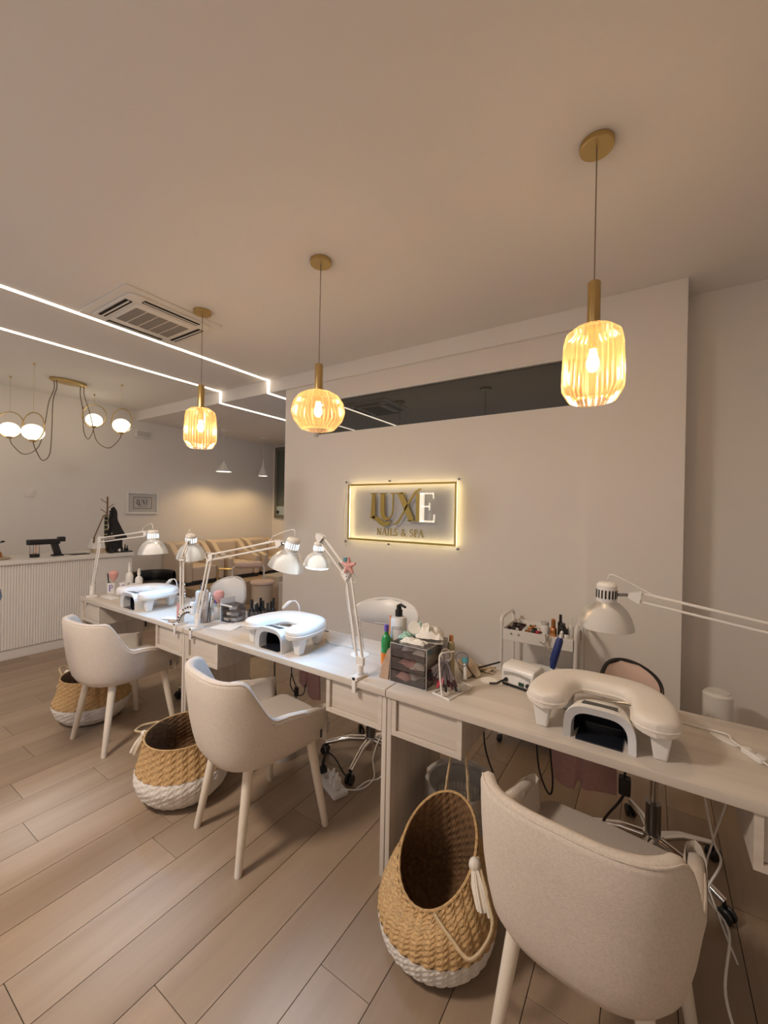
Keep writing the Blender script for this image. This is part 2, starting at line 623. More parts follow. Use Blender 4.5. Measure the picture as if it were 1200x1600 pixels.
# assumed shop front behind the camera: added opening at left, three assumed transom openings
wf = MB()
ops = [(-5.6, -2.6, 0.45, 2.25), (-2.12, -1.62, 2.24, 2.62), (-1.26, -0.78, 2.24, 2.62), (-0.56, -0.12, 2.24, 2.62)]
xs = sorted({-6.13, 1.6} | {o[0] for o in ops} | {o[1] for o in ops})
for xa, xb in zip(xs[:-1], xs[1:]):
    hit = [o for o in ops if o[0] <= xa + 1e-6 and o[1] >= xb - 1e-6]
    if hit:
        wf.box(xa, xb, -2.42, -2.3, -0.05, hit[0][2]).box(xa, xb, -2.42, -2.3, hit[0][3], 2.9)
    else:
        wf.box(xa, xb, -2.42, -2.3, -0.05, 2.9)
struct(wf.build('wall_front', M['wall'], sharp=0))
struct(box(-6.25, 1.75, -2.42, 3.3, 2.8, 2.92).build('ceiling', M['ceil']))
struct(box(-6.13, -0.335, 2.92, 5.43, 2.668, 2.8).build('ceiling_soffit', M['ceil']))
struct(box(-6.13, -6.115, 2.9, 5.43, 0, 0.09).build('baseboard_left', M['trim'], bevel=0.003))
struct(box(-3.156, -0.335, 2.936, 2.95, 0, 0.08).build('baseboard_back', M['trim'], bevel=0.003))

# dark internal glazing above the partition
w1 = struct(box(-2.725, -0.335, 2.975, 2.985, 2.17, 2.505).build('window_1', M['darkglass'], sharp=0))
struct(MB().box(-2.56, -0.335, 2.944, 2.975, 2.485, 2.507).box(-2.725, -0.335, 2.952, 2.975, 2.166, 2.176)
       .build('window_frame', M['trim'], w1, bevel=0.002))
struct(box(-2.745, -2.70, 2.935, 2.97, 2.155, 2.19).build('frame_bracket', M['lgrey'], w1, bevel=0.002))
# tall window on the far wall, mostly hidden by the partition
w2 = struct(MB().box(-6.00, -4.9, 5.405, 5.43, 1.32, 2.58).build('window_2', M['winglass'], sharp=0))
fr = MB().box(-6.03, -5.97, 5.385, 5.43, 1.28, 2.62).box(-4.93, -4.87, 5.385, 5.43, 1.28, 2.62)
fr.box(-5.97, -4.93, 5.385, 5.43, 2.56, 2.62).box(-5.97, -4.93, 5.385, 5.43, 1.28, 1.34)
struct(fr.build('window_frame', mat('olive_grey_frame', (0.16, 0.155, 0.12), 0.5), w2, bevel=0.003))
struct(box(-5.97, -5.55, 5.392, 5.404, 1.34, 1.50).build('frosted_sticker', mat('pale_blue_film', (0.36, 0.45, 0.5), 0.5), w2))
struct(box(-5.94, -5.90, 5.36, 5.39, 1.36, 1.42).build('latch', M['black'], w2, bevel=0.003))


# ================================================================== reception counter
ct = thing('reception_counter', 'long cream reception counter with a vertically ribbed front, at the left wall', 'counter', (-5.23, 0.92, 0))
rb = MB()
n = 118
p = []
y0, y1 = -1.42, 1.06
for i in range(n * 4 + 1):
    y = y0 + (y1 - y0) * i / (n * 4)
    p.append((0.262 + 0.0085 * abs(math.sin(PI * i / 4)) ** 0.7, y))
poly = [(0.235, y0)] + p + [(0.235, y1)]
rb.prism(poly, 0.10, 0.885)
rib = rb.build('ribbed_panel', M['trim'], ct, sharp=60)
box(0.235, 0.27, 1.06, 1.425, 0.10, 0.885).build('end_panel', M['trim'], ct, bevel=0.012, seg=3)
box(-0.27, 0.235, -1.42, 1.42, 0.0, 0.885).build('body', M['trim'], ct, bevel=0.004)
box(0.235, 0.25, -1.42, 1.415, 0.0, 0.10).build('kickplate', M['trim'], ct, bevel=0.003)
MB().prism(rrect(-0.29, 0.295, -1.44, 1.45, 0.03), 0.885, 0.92).build('countertop', M['trim'], ct, bevel=0.006)

# ================================================================== desks
def make_desk(label, loc, W=1.396):
    t = thing('manicure_desk', label, 'desk', loc, 0, 'manicure desks in one row')
    h = W / 2
    D0, D1 = -0.239, 0.239
    box(-h, h, D0, D1, 0.722, 0.75).build('desktop', M['desk'], t, bevel=0.0025)
    for s in (-1, 1):
        xa, xb = (-h, -h + 0.02) if s < 0 else (h - 0.02, h)
        box(xa, xb, D0 + 0.012, D1 - 0.012, 0.0, 0.722).build('side_panel', M['deskv'], t, bevel=0.002)
        a, b2 = (-h + 0.021, -h + 0.312) if s < 0 else (h - 0.312, h - 0.021)
        z0, z1 = 0.575, 0.7215
        yf = D0 + 0.012
        # carcass with a recessed front panel
        fm = MB()
        e = 0.019
        fm.box(a, a + e, yf, yf + 0.40, z0, z1).box(b2 - e, b2, yf, yf + 0.40, z0, z1)
        fm.box(a + e, b2 - e, yf, yf + 0.40, z0, z0 + e).box(a + e, b2 - e, yf, yf + 0.40, z1 - 0.006, z1)
        fm.box(a + e, b2 - e, yf + 0.385, yf + 0.40, z0 + e, z1 - 0.006)
        dr = fm.build('drawer_box', M['desk'], t, sharp=0)
        box(a + e + .0015, b2 - e - .0015, yf + 0.012, yf + 0.030, z0 + e + .0015, z1 - 0.008).build('drawer_front', M['desk'], dr, bevel=0.002)
    return t


make_desk('pale wooden desk nearest the camera, with the clear drawer box and drill machine on it', (-0.158, 1.586, 0))
make_desk('pale wooden desk in the middle of the row, its top washed in cool lamp light', (-1.558, 1.586, 0))
make_desk('pale wooden desk farthest left in the row, beside the reception counter', (-2.960, 1.586, 0))


# ================================================================== client armchairs
def plan(t):
    """outline of the chair shell, t from -1 (left arm tip) over the back (0) to 1"""
    s = 1 if t >= 0 else -1
    a = abs(t)
    A, B = 0.247, 0.252
    if a < 0.62:
        ph = a / 0.62 * PI / 2
        x = A * math.sin(ph) ** 0.72
        y = -0.03 - B * math.cos(ph) ** 0.72 if ph < PI / 2 - 1e-6 else -0.03
    else:
        q = (a - 0.62) / 0.38
        x = A - 0.012 * q * q
        y = -0.03 + 0.245 * q
    return s * x, y


def shell_pt(u, v):
    t = -1 + 2 * u
    a = abs(t)
    h = 0.780 - 0.012 * a - 0.180 * smooth(0.36, 0.59, a) - 0.022 * smooth(.60, .88, a)
    q_ = max(0.0, (a - 0.84) / 0.16)
    h -= 0.095 * (1 - math.sqrt(max(0.0, 1 - q_ * q_)))
    zb = 0.385
    th = 0.040
    prof = [(0.50, zb), (0.70, zb - 0.002), (0.84, zb + 0.012), (0.915, zb + 0.045), (0.955, zb + 0.10), (0.985, zb + 0.17)]
    x, y = plan(t)
    L = math.hypot(x, y + 0.03) if y < -0.03 else abs(x)
    tip = math.sqrt(max(0.0, 1 - ((a - 0.93) / 0.07) ** 2)) if a > 0.93 else 1.0
    fin = 1 - th / max(L, 0.05)
    prof += [(1.0, zb + 0.17 + (h - zb - 0.17) * 0.5), (1.0, h - 0.022), (0.5 * (1 + fin) + 0.36 * (1 - fin), h - 0.006),
             (0.5 * (1 + fin), h), (fin + 0.14 * (1 - fin), h - 0.006), (fin, h - 0.022),
             (fin - 0.01, zb + 0.17), (fin - 0.05, zb + 0.06), (fin - .12, zb + 0.05)]
    k = v * (len(prof) - 1)
    i = min(int(k), len(prof) - 2)
    f = k - i
    s = prof[i][0] + (prof[i + 1][0] - prof[i][0]) * f
    z = prof[i][1] + (prof[i + 1][1] - prof[i][1]) * f
    yy = -0.03 + (y + 0.03) * s if y < -0.03 else y - (0.03 * (1 - min(1, s)) if y > .1 else 0)
    lean = 0.03 * max(0, z - 0.42) / 0.36 * (1 - smooth(0.2, 0.62, a))
    flare = 1 + 0.03 * max(0, z - 0.42) / 0.36
    if a > 0.93:  # rounded arm tips: both faces meet in the middle of the thickness
        midx = (0.5 * (1 + fin)) if s > fin - 0.13 else s
        s = midx + (s - midx) * tip
    return (x * s * flare, yy - lean, z)


def make_armchair(label, loc, rz):
    t = thing('armchair', label, 'chair', loc, rz, 'cream fabric armchairs on the client side')
    sh = MB().grid(shell_pt, 72, 14)
    n = 15
    sh.f.append(tuple(range(n))[::-1])
    base = 72 * n
    sh.f.append(tuple(base + i for i in range(n)))
    sh.build('backrest_shell', M['fabric'], t, sharp=70)
    # seat cushion
    pts = [plan(-1 + 2 * i / 40) for i in range(41)]
    out = []
    for x, y in pts:
        out.append((x * 0.86, -0.03 + (y + 0.03) * 0.86 if y < 0.1 else y))
    out = [q for q in out if q[1] < 0.17]
    out += [(0.205, 0.235), (0.175, 0.262), (0.0, 0.272), (-0.175, 0.262), (-0.205, 0.235)]
    sc_ = MB().prism(out, 0.398, 0.462).build('seat', M['seatfab'], t, bevel=0.018, seg=3)
    # seam piping along the rim
    rim = []
    for i in range(8, 65):
        a = shell_pt(i / 72, 8 / 14)
        rim.append((a[0], a[1], a[2] - 0.001))
    MB().tube(rim, 0.0028, 6).build('piping', M['fabric'], t)
    for sx, sy, y0, y1, xt, xb in ((-1, -1, -0.14, -0.205, 0.14, 0.185), (1, -1, -0.14, -0.205, 0.14, 0.185),
                                   (-1, 1, 0.15, 0.20, 0.17, 0.228), (1, 1, 0.15, 0.20, 0.17, 0.228)):
        MB().tube([(sx * xt, y0, 0.398), (sx * (xt + (xb - xt) * .5), (y0 + y1) / 2, 0.2), (sx * xb, y1, 0.006), (sx * xb, y1, 0.0)],
                  [0.0215, 0.0185, 0.0145, 0.012], 14).build('leg', M['leg'], t)
    box(0.240, 0.246, 0.15, 0.158, 0.43, 0.465).build('fabric_tag', M['dark'], t)
    return t


make_armchair('cream fabric armchair nearest the camera, cut off by the bottom right of the photo', (-0.122, 1.236, 0), R(-6))
make_armchair('cream fabric armchair drawn up to the middle desk', (-1.485, 1.272, 0), R(-9))
make_armchair('cream fabric armchair farthest left, in front of the ribbed counter', (-2.806, 1.29, 0), R(3))


# ================================================================== belly baskets
def make_basket(label, loc, rz, prof, rim_tilt, white_z, seg=96, rows=34, handles=()):
    """prof: (r, z) outside, bottom to rim; rim_tilt: extra height of the rim towards local +y"""
    t = thing('belly_basket', label, 'basket', loc, rz, 'seagrass belly baskets on the floor')
    # resample the profile evenly
    P = [Vector((r, z)) for r, z in prof]
    d = [0]
    for i in range(1, len(P)):
        d.append(d[-1] + (P[i] - P[i - 1]).length)

    def at(s):
        s *= d[-1]
        for i in range(1, len(P)):
            if s <= d[i] or i == len(P) - 1:
                f = (s - d[i - 1]) / (d[i] - d[i - 1])
                return P[i - 1].lerp(P[i], f)
    top = P[-1].y

    def pt(a, s, off):
        q = at(s)
        z = q.y
        w = smooth(0.25 * top, top, z)
        z2 = z * (1 + rim_tilt * w * math.sin(a))
        r = q.x + off
        return (r * math.cos(a), r * math.sin(a), z2)
    # where the white base ends
    sw = 0
    for i in range(200):
        if at(i / 200).y < white_z:
            sw = i / 200
    def body(s0, s1, off0, rws, name, m, amp, flip=False):
        b = MB().grid(lambda u, v: pt(2 * PI * u, s0 + (s1 - s0) * v,
                                      off0 + amp * (1 if (int(round(u * seg)) // 2 + int(round(v * rws)) + (int(round(u * seg)) % 2) * (int(round(v * rws)) % 2)) % 2 else -1)),
                      seg, rws, cu=True, flip=flip)
        return b
    b = body(0, sw, 0, max(6, int(rows * sw)), '', None, 0.0016)
    b.f.append(tuple(i * (max(6, int(rows * sw)) + 1) for i in range(seg))[::-1])
    wbase = b.build('white_base', M['whiteweave'], t, sharp=0)
    body(sw, 1, 0.001, int(rows * (1 - sw)), '', None, 0.0026).build('woven_side', M['grass'], t, sharp=0)
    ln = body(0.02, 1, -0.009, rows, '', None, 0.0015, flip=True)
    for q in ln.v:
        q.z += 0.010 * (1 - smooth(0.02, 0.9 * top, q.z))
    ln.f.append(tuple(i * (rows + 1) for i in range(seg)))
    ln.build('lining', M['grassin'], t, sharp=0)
    rimp = [pt(2 * PI * i / 64, 1, -0.004) for i in range(64)]
    MB().tube(rimp, 0.0048, 6, closed=True).build('rim', M['grass'], t)
    for ha in handles:
        a0, w, hp, kind = ha
        pa, pb = Vector(pt(a0 - w, 0.995, 0.004)), Vector(pt(a0 + w, 0.995, 0.004))
        mid = (pa + pb) / 2 + Vector(hp)
        sd = (pb - pa) * 0.22
        c = spline([pa, pa.lerp(mid, .55) - sd * .7, mid - sd, mid + sd, pb.lerp(mid, .55) + sd * .7, pb], 6)
        h = MB().tube(c, 0.0052, 6)
        # twisted strand
        tw = []
        for i, q in enumerate(c):
            tw.append(q + Vector((math.cos(i * 1.3), math.sin(i * 1.3), math.cos(i * 1.3)) ) * 0.0028)
        h.tube(tw, 0.0036, 5)
        h.build('handle', M['rope'], t)
    return t, pt


def tassel(t, top, length, lean=(0, 0), r=0.017):
    """bunch of cotton threads tied below a knot"""
    x, y, z = top
    g = MB()
    g.ball((x, y, z), r * 0.75, r * 0.75, r * 0.85, 10, 8)
    rr = random.Random(5)
    for k in range(16):
        a = 2 * PI * k / 16
        q = r * (0.25 + 0.55 * rr.random())
        g.tube([(x + .3 * q * math.cos(a), y + .3 * q * math.sin(a), z), (x + lean[0] * .5 + q * math.cos(a), y + lean[1] * .5 + q * math.sin(a), z - length * .45),
                (x + lean[0] + 1.15 * q * math.cos(a), y + lean[1] + 1.15 * q * math.sin(a), z - length * (0.9 + .1 * rr.random()))], [r * .3, r * .34, r * .2], 5)
    return g.build('tassel', M['tassel'], t)


bprof = [(0.02, 0.003), (0.11, 0.0), (0.150, 0.012), (0.185, 0.06), (0.203, 0.12), (0.198, 0.17), (0.180, 0.225), (0.160, 0.27), (0.149, 0.31), (0.146, 0.335)]
t, pt = make_basket('large woven basket nearest the camera, its tall opening tipped forward', (-0.590, 1.275, 0), R(-8),
                    [(0.02, 0.003), (0.12, 0.0), (0.160, 0.012), (0.186, 0.045), (0.198, 0.09), (0.197, 0.13), (0.186, 0.18), (0.166, 0.23), (0.144, 0.275), (0.134, 0.310)],
                    0.36, 0.108, 120, 44,
                    [(R(92), R(20), (0.0, 0.01, 0.185), 'up'), (R(-24), R(36), (0.125, -0.07, -0.045), 'down')])
a = pt(R(2), 0.995, 0.004)
tassel(t, (a[0], a[1], a[2] + .012), 0.095, (0.05, -0.03), 0.026)
t, pt = make_basket('woven basket with white base, between the middle and left armchairs', (-1.985, 1.205, 0), R(0),
                    [(0.02, 0.003), (0.12, 0.0), (0.165, 0.012), (0.205, 0.055), (0.226, 0.115), (0.222, 0.15), (0.205, 0.20), (0.192, 0.25), (0.186, 0.29), (0.186, 0.310)],
                    0.02, 0.165, 96, 34, [(R(205), R(16), (-0.07, -0.035, -0.012), 'out')])
a = pt(R(218), 0.995, 0.006)
tassel(t, (a[0] - .004, a[1] - .006, a[2] - .01), 0.10, (-0.04, -0.03), 0.02)
t, pt = make_basket('woven basket farthest left, mostly behind the left armchair', (-3.20, 1.27, 0), R(0),
                    [(0.02, 0.003), (0.12, 0.0), (0.165, 0.012), (0.205, 0.055), (0.228, 0.115), (0.222, 0.15), (0.20, 0.20), (0.19, 0.25), (0.185, 0.285), (0.185, 0.30)],
                    0.02, 0.135, 96, 34, [(R(212), R(14), (-0.03, -0.02, 0.035), 'up')])
a = pt(R(206), 0.995, 0.006)
tassel(t, (a[0] - .004, a[1] - .006, a[2] - .01), 0.11, (-0.05, -0.02), 0.024)


# ================================================================== pendant lamps over the desks
def make_pendant(label, x, y, prof, stem_top, fl=34):
    t = thing('pendant_lamp', label, 'lamp', (x, y, 2.8), 0, 'amber glass pendants over the desks')
    MB().lathe([(0.0005, -0.022), (0.055, -0.022), (0.0575, -0.019), (0.0575, -0.001), (0.0005, -0.001)], 40).build('canopy', M['brass'], t)
    MB().tube([(0, 0, -0.022), (0, 0, stem_top - 2.8)], 0.0022, 8).build('cord', mat('grey_brown_cord', (0.22, 0.16, 0.12), 0.6), t)
    b0 = prof[-1][1] - 2.8
    MB().lathe([(0.0005, stem_top - 2.8), (0.019, stem_top - 2.8), (0.021, stem_top - 2.803), (0.021, b0 + 0.0), (0.0005, b0)], 36,
               mod=lambda i, j, a: 1 + (0.035 if i % 4 < 2 else -0.035) * (j in (2, 3))).build('stem', M['brass'], t)
    MB().lathe([(0.0005, b0 + 0.003), (0.026, b0 + 0.003), (0.026, b0 - 0.012), (0.019, b0 - 0.03), (0.0005, b0 - 0.03)], 28).build('lamp_holder', M['brass'], t)
    n = fl * 2
    pr = [(r, z - 2.8) for r, z in prof]
    sh = MB().lathe(pr, n, mod=lambda i, j, a: 1 + ((0.030 if i % 2 else -0.030) if 0 < j < len(pr) - 1 else 0.0))
    sh.build('glass_shade', M['amber'], t, sharp=15)
    zc = pr[0][1] * 0.42 + pr[-1][1] * 0.58
    MB().lathe([(0.001, zc - 0.052), (0.012, zc - 0.048), (0.021, zc - 0.03), (0.022, zc - 0.015), (0.014, zc + 0.012), (0.012, zc + 0.03), (0.001, zc + 0.031)], 20).build('bulb', M['bulb'], t)
    MB().lathe([(0.001, zc + 0.031), (0.0135, zc + 0.031), (0.0135, b0 - 0.03), (0.001, b0 - 0.03)], 16).build('socket', M['brass'], t)
    lamp('pendant_light', 'POINT', (0, 0, zc - 0.02), 5.0, (1.0, 0.75, 0.48), t, 0.03)
    return t


jar = [(0.066, 1.858), (0.078, 1.864), (0.100, 1.905), (0.102, 1.93), (0.100, 2.00), (0.097, 2.07), (0.090, 2.105), (0.062, 2.128), (0.026, 2.137)]
bulb_ = [(0.072, 1.880), (0.088, 1.887), (0.128, 1.935), (0.141, 1.975), (0.141, 1.990), (0.130, 2.03), (0.104, 2.066), (0.066, 2.086), (0.026, 2.093)]
make_pendant('jar-shaped ribbed amber glass pendant nearest the camera', -0.186, 1.655, jar, 2.296)
make_pendant('squat round ribbed amber glass pendant, middle of the three', -1.520, 1.655, bulb_, 2.238, 34)
make_pendant('jar-shaped ribbed amber glass pendant farthest left, by the ceiling unit', -2.600, 1.655, jar, 2.290)

# ================================================================== ceiling strips
for nm, x, lab in (('led_strip', -3.389, 'bright linear light strip on the ceiling, passing beside the ceiling air conditioner'),
                   ('led_strip', -4.203, 'bright linear light strip on the ceiling, the one nearer the counter')):
    s = MB().box(x - 0.013, x + 0.013, -2.25, 2.914, 2.794, 2.8)
    s.box(x - 0.013, x + 0.013, 2.914, 2.92, 2.662, 2.8)
    s.box(x - 0.013, x + 0.013, 2.92, 5.40, 2.662, 2.668)
    o = tag(s.build(nm, M['led'], sharp=0), lab, 'light', 'two linear light strips')

# ================================================================== ceiling air conditioner
ac = thing('ceiling_air_conditioner', 'square white ceiling air conditioner with a five bay grille and dark slots', 'air conditioner', (-3.01, 1.535, 2.8))
MB().prism(rrect(-0.335, 0.335, -0.335, 0.335, 0.02), -0.012, 0.0).build('mounting_plate', M['trim'], ac, bevel=0.004)
MB().prism(rrect(-0.285, 0.285, -0.285, 0.285, 0.05), -0.030, -0.012).build('fascia', M['white'], ac, bevel=0.006, seg=3)
for s in (-1, 1):
    MB().box(-0.19, 0.19, s * 0.250 - 0.021, s * 0.250 + 0.021, -0.034, -0.029).build('air_slot', M['slot'], ac)
    MB().box(s * 0.250 - 0.021, s * 0.250 + 0.021, -0.19, 0.19, -0.034, -0.029).build('air_slot', M['slot'], ac)
    o = MB().box(-0.188, 0.188, s * 0.250 - 0.004, s * 0.250 + 0.006, -0.037, -0.033).build('louvre', M['white'], ac)
    o = MB().box(s * 0.250 - 0.004, s * 0.250 + 0.006, -0.188, 0.188, -0.037, -0.033).build('louvre', M['white'], ac)
gr = MB().prism(rrect(-0.205, 0.205, -0.205, 0.205, 0.03), -0.038, -0.029).build('grille_panel', M['white'], ac, bevel=0.003)
gm = mat('grille_mesh', (0.33, 0.30, 0.28), 0.8)
for k in range(5):
    y = -0.15 + k * 0.075
    g = MB()
    for j in range(15):
        x = -0.13 + j * 0.0186
        g.box(x - 0.006, x + 0.006, y - 0.031, y + 0.031, -0.041, -0.037)
    box(-0.142, 0.142, y - 0.033, y + 0.033, -0.0395, -0.037).build('grille_bay', gm, gr, sharp=0)
    g.build('grille_fins', M['grey'], gr, sharp=0)

for px, py, lb in ((-1.9, -0.45, 'added round white fill lamp, unseen behind and left of the camera'),):
    t = thing('added_fill_lamp', lb, 'lamp', (px, py, 2.8))  # unseen housing that goes with the added fill light
    MB().lathe([(0.001, -0.03), (0.25, -0.03), (0.27, -0.026), (0.275, 0.0), (0.001, 0.0)], 40).build('housing', M['white'], t)

# ================================================================== globe chandelier
ch = thing('globe_chandelier', 'brass chandelier of four opal globes in rings, hanging over the counter', 'lamp', (-5.32, 1.83, 2.8))
MB().prism([(0.09 * math.cos(R(a)), 0.17 * math.sin(R(a))) for a in range(0, 360, 10)], -0.03, 0.0).build('canopy', M['brass'], ch, bevel=0.004)
cordm = mat('olive_cord', (0.17, 0.13, 0.085), 0.6)
gl = [((-5.68, 1.44), 2.231, (-.03, -.12), (0.03, -.12)), ((-4.95, 1.425), 2.136, (.04, -.12), (0.0, -.13)),
      ((-5.67, 2.213), 2.482, (-.03, .12), (0, .1)), ((-4.94, 2.196), 2.338, (.04, .13), (0, .13))]
for (gx, gy), gz, cp, sw in gl:
    x, y, z = gx + 5.32, gy - 1.83, gz - 2.8
    g = MB().ball((x, y, z + 0.004), 0.088, 0.088, 0.076, 24, 16).build('globe', M['globe'], ch)
    MB().lathe([(0.001, -0.010), (0.02, -0.010), (0.028, 0.0), (0.03, 0.008)], 16, (x, y, z - 0.078)).build('cup', M['brass'], g)
    rg = MB()
    cz = z + 0.055
    ca = R(40 if gx < -5.3 else 20)
    ring = [(x + 0.137 * math.cos(2 * PI * k / 40) * math.cos(ca), y + 0.137 * math.cos(2 * PI * k / 40) * math.sin(ca), cz + 0.137 * math.sin(2 * PI * k / 40)) for k in range(40)]
    rg.tube(ring, 0.0055, 8, closed=True)
    rg.build('ring', M['brass'], g)
    lo = z - 0.088
    pts = [(x, y, lo), (x + cp[0] * .2 - x * .05, y - y * .06, lo - 0.07), (x * .72 + cp[0] * .28, y * .66 + cp[1] * .3, lo - 0.16),
           (x * .4 + cp[0] * .6, y * .34 + cp[1] * .62, lo - 0.08), (x * .2 + cp[0] * .8, y * .2 + cp[1] * .8, lo + 0.16),
           (cp[0] * .9 + x * .08, cp[1] * .9 + y * .12, -0.26), (cp[0] * 1.0, cp[1] * 1.0, -0.12), (cp[0], cp[1], -0.028)]
    MB().tube(spline(pts, 8), 0.0045, 6).build('cord', cordm, ch)
    MB().tube([(x, y, cz + 0.137), (x, y, -0.012)], 0.0013, 5).build('suspension_wire', M['brass'], ch)
    MB().lathe([(0.001, -0.02), (0.008, -0.018), (0.011, 0.0)], 12, (x, y, 0)).build('ceiling_hook', M['brass'], ch)
    lamp('globe_light', 'POINT', (x, y, z), 2.0, (1, .70, .40), ch, 0.089)

# ================================================================== white cone pendants over the pedicure seats
for lab, x, y, r, h, prof in (
        ('wide white cone pendant hanging over the pedicure seats', -5.60, 3.97, 0.135, 2.015, [(0.012, 0.155), (0.04, 0.12), (0.075, 0.06), (0.118, 0.012), (0.122, 0.0)]),
        ('slim tall white cone pendant beside the far window', -5.60, 4.74, 0.09, 2.01, [(0.010, 0.28), (0.016, 0.2), (0.04, 0.11), (0.080, 0.012), (0.083, 0.0)])):
    t = thing('cone_pendant', lab, 'lamp', (x, y, 2.668), 0, 'white cone pendants by the left wall')
    zz = h - 2.668
    MB().lathe([(0.001, -0.02), (0.05, -0.02), (0.052, 0.0)], 24).build('canopy', M['white'], t)
    MB().tube([(0, 0, -0.02), (0, 0, zz + prof[0][1])], 0.0028, 6).build('cord', M['white'], t)
    MB().lathe([(0.001, prof[0][1] + .012)] + [(a, b2) for a, b2 in prof] + [(prof[-1][0] - 0.006, 0.001), (prof[-2][0] - 0.006, 0.014)], 36, (0, 0, zz)).build('cone_shade', M['white'], t)
    MB().lathe([(0.001, 0.006), (prof[-1][0] - 0.007, 0.006)], 32, (0, 0, zz)).build('diffuser', M['conelight'], t)
    lamp('cone_light', 'SPOT', (0, 0, zz - 0.012), 8, (1.0, 0.66, 0.30), t, 0.06, (0, 0, -1), R(150), 0.5)

# ================================================================== lit wall sign
SX0, SX1, SZ0, SZ1, SY = -2.318, -1.208, 1.160, 1.712, 2.905
sg = thing('wall_sign', 'backlit clear acrylic salon sign with gold letters on the partition', 'sign', ((SX0 + SX1) / 2, 2.95, (SZ0 + SZ1) / 2))
cx, cz = (SX0 + SX1) / 2, (SZ0 + SZ1) / 2
box(SX0 - cx, SX1 - cx, SY - 2.95, SY - 2.945, SZ0 - cz, SZ1 - cz).build('acrylic_panel', M['acrylic'], sg, sharp=0)
FX0, FX1, FZ0, FZ1 = -2.285, -1.237, 1.188, 1.684
def bar(x0, x1, z0, z1, nm, m, ya, yb):
    return box(x0 - cx, x1 - cx, ya - 2.95, yb - 2.95, z0 - cz, z1 - cz).build(nm, m, sg, bevel=0.001, seg=1)
w = 0.016
for a in ((FX0, FX0 + w, FZ0, FZ1), (FX1 - w, FX1, FZ0, FZ1), (FX0 + w, FX1 - w, FZ1 - w, FZ1), (FX0 + w, FX1 - w, FZ0, FZ0 + w)):
    bar(*a, 'frame_strip', M['gold'], SY - 0.007, SY - 0.0005)
    e = 0.003
    bar(a[0] + e, a[1] - e, a[2] + e, a[3] - e, 'light_strip', M['signled'], SY + 0.0065, SY + 0.0115)
for x in (SX0 + 0.015, cx - 0.08, SX1 - 0.012):
    for z in (SZ0 + 0.010, SZ1 - 0.010):
        o = MB().lathe([(0.001, 0), (0.009, 0), (0.009, 0.012), (0.001, 0.012)], 14).build('standoff', M['gunmetal'], sg)
        o.rotation_euler = (R(90), 0, 0)
        o.location = (x - cx, SY - 2.95, z - cz)
# letters: strokes in the plane of the sign. (u: right, v: up) in units of the cap height
def sign_letters(spec, x0, z0, h, hx, y, thick, parent, m, ox, oz, name='letter', mm=None, bold=1.0):
    for key, strokes in spec:
        b2 = MB()
        for pts, wd in strokes:  # (x, y, t) -> (x, depth, z)
            one = MB()
            wd2 = [q * h * bold for q in wd] if isinstance(wd, (list, tuple)) else wd * h * bold
            stroke_prism(one, [(x0 + p[0] * hx - ox, z0 + p[1] * h - oz) for p in pts], wd2, 0, thick)
            b2.add([(v.x, y - v.z, v.y) for v in one.v], one.f)
        b2.build(name, (mm or {}).get(key, m), parent, sharp=0)


LUXE = [('L', [([(0.02, .99), (.28, .99)], .03), ([(.15, 1), (.13, .1)], [.11, .15]), ([(.0, .09), (.24, .09)], .03),
               ([(.12, .10), (.30, .06), (.46, -.06), (.60, -.13), (.76, -.10), (.86, .0)], [.10, .13, .15, .14, .09, .015])]),
        ('U', [([(.39, .99), (.66, .99)], .03), ([(.52, 1), (.52, .32), (.56, .14), (.68, .05), (.80, .10)], [.13, .14, .14, .10, .05]),
               ([(.80, .08), (.90, .22), (.94, .42), (.94, 1)], .035), ([(.84, .99), (1.06, .99)], .03)]),
        ('X', [([(1.08, .99), (1.42, .99)], .03), ([(1.21, 1), (1.66, .03)], .16), ([(1.50, .02), (1.84, .02)], .03),
               ([(.94, -.13), (1.08, -.10), (1.22, .08), (1.40, .40), (1.60, .76), (1.78, 1.02), (1.94, 1.13), (2.01, 1.14)], [.015, .05, .05, .045, .05, .06, .04, .01])]),
        ('E', [([(2.03, 1), (2.03, 0)], .13), ([(1.97, .975), (2.44, .975)], .04), ([(2.42, .99), (2.44, .80)], .03), ([(2.03, .53), (2.30, .53)], .04),
               ([(2.30, .40), (2.30, .66)], .025), ([(1.97, .02), (2.46, .02)], .045), ([(2.46, .0), (2.47, .26)], .03)])]
PX0, PX1 = -2.040, -1.420         # left edge of L, right edge of E
hx = (PX1 - PX0) / 2.48
sign_letters(LUXE, PX0, 1.368, 0.232, hx, SY - 0.001 - 2.95, 0.010, sg, M['gold'], cx, cz, mm={'E': mat('pale_letter_reflection_glow', (0.86, 0.80, 0.68), 0.3, emit=(1, .9, .74), es=0.28)}, bold=1.3)  # the E's pale glow is a lamp reflection put into its material
sign_letters([('E', [(s[0], s[1]) for s in LUXE[3][1]][:1])], PX0 - 0.04, 1.368, 0.232, hx, SY - 0.0005 - 2.95, 0.006, sg, M['gold'], cx, cz, name='letter_shadow_stem')
h2 = 0.060
wd, W = word('NAILS & SPA', h2, 0.10)
sx = (-1.515 + 1.965) / W
for c, x in wd:
    if c == ' ':
        continue
    sign_letters([(c, GLY[c][1])], -1.965 + x * sx, 1.243, h2, h2 * sx, SY - 0.001 - 2.95, 0.006, sg, M['gold'], cx, cz, bold=1.3)
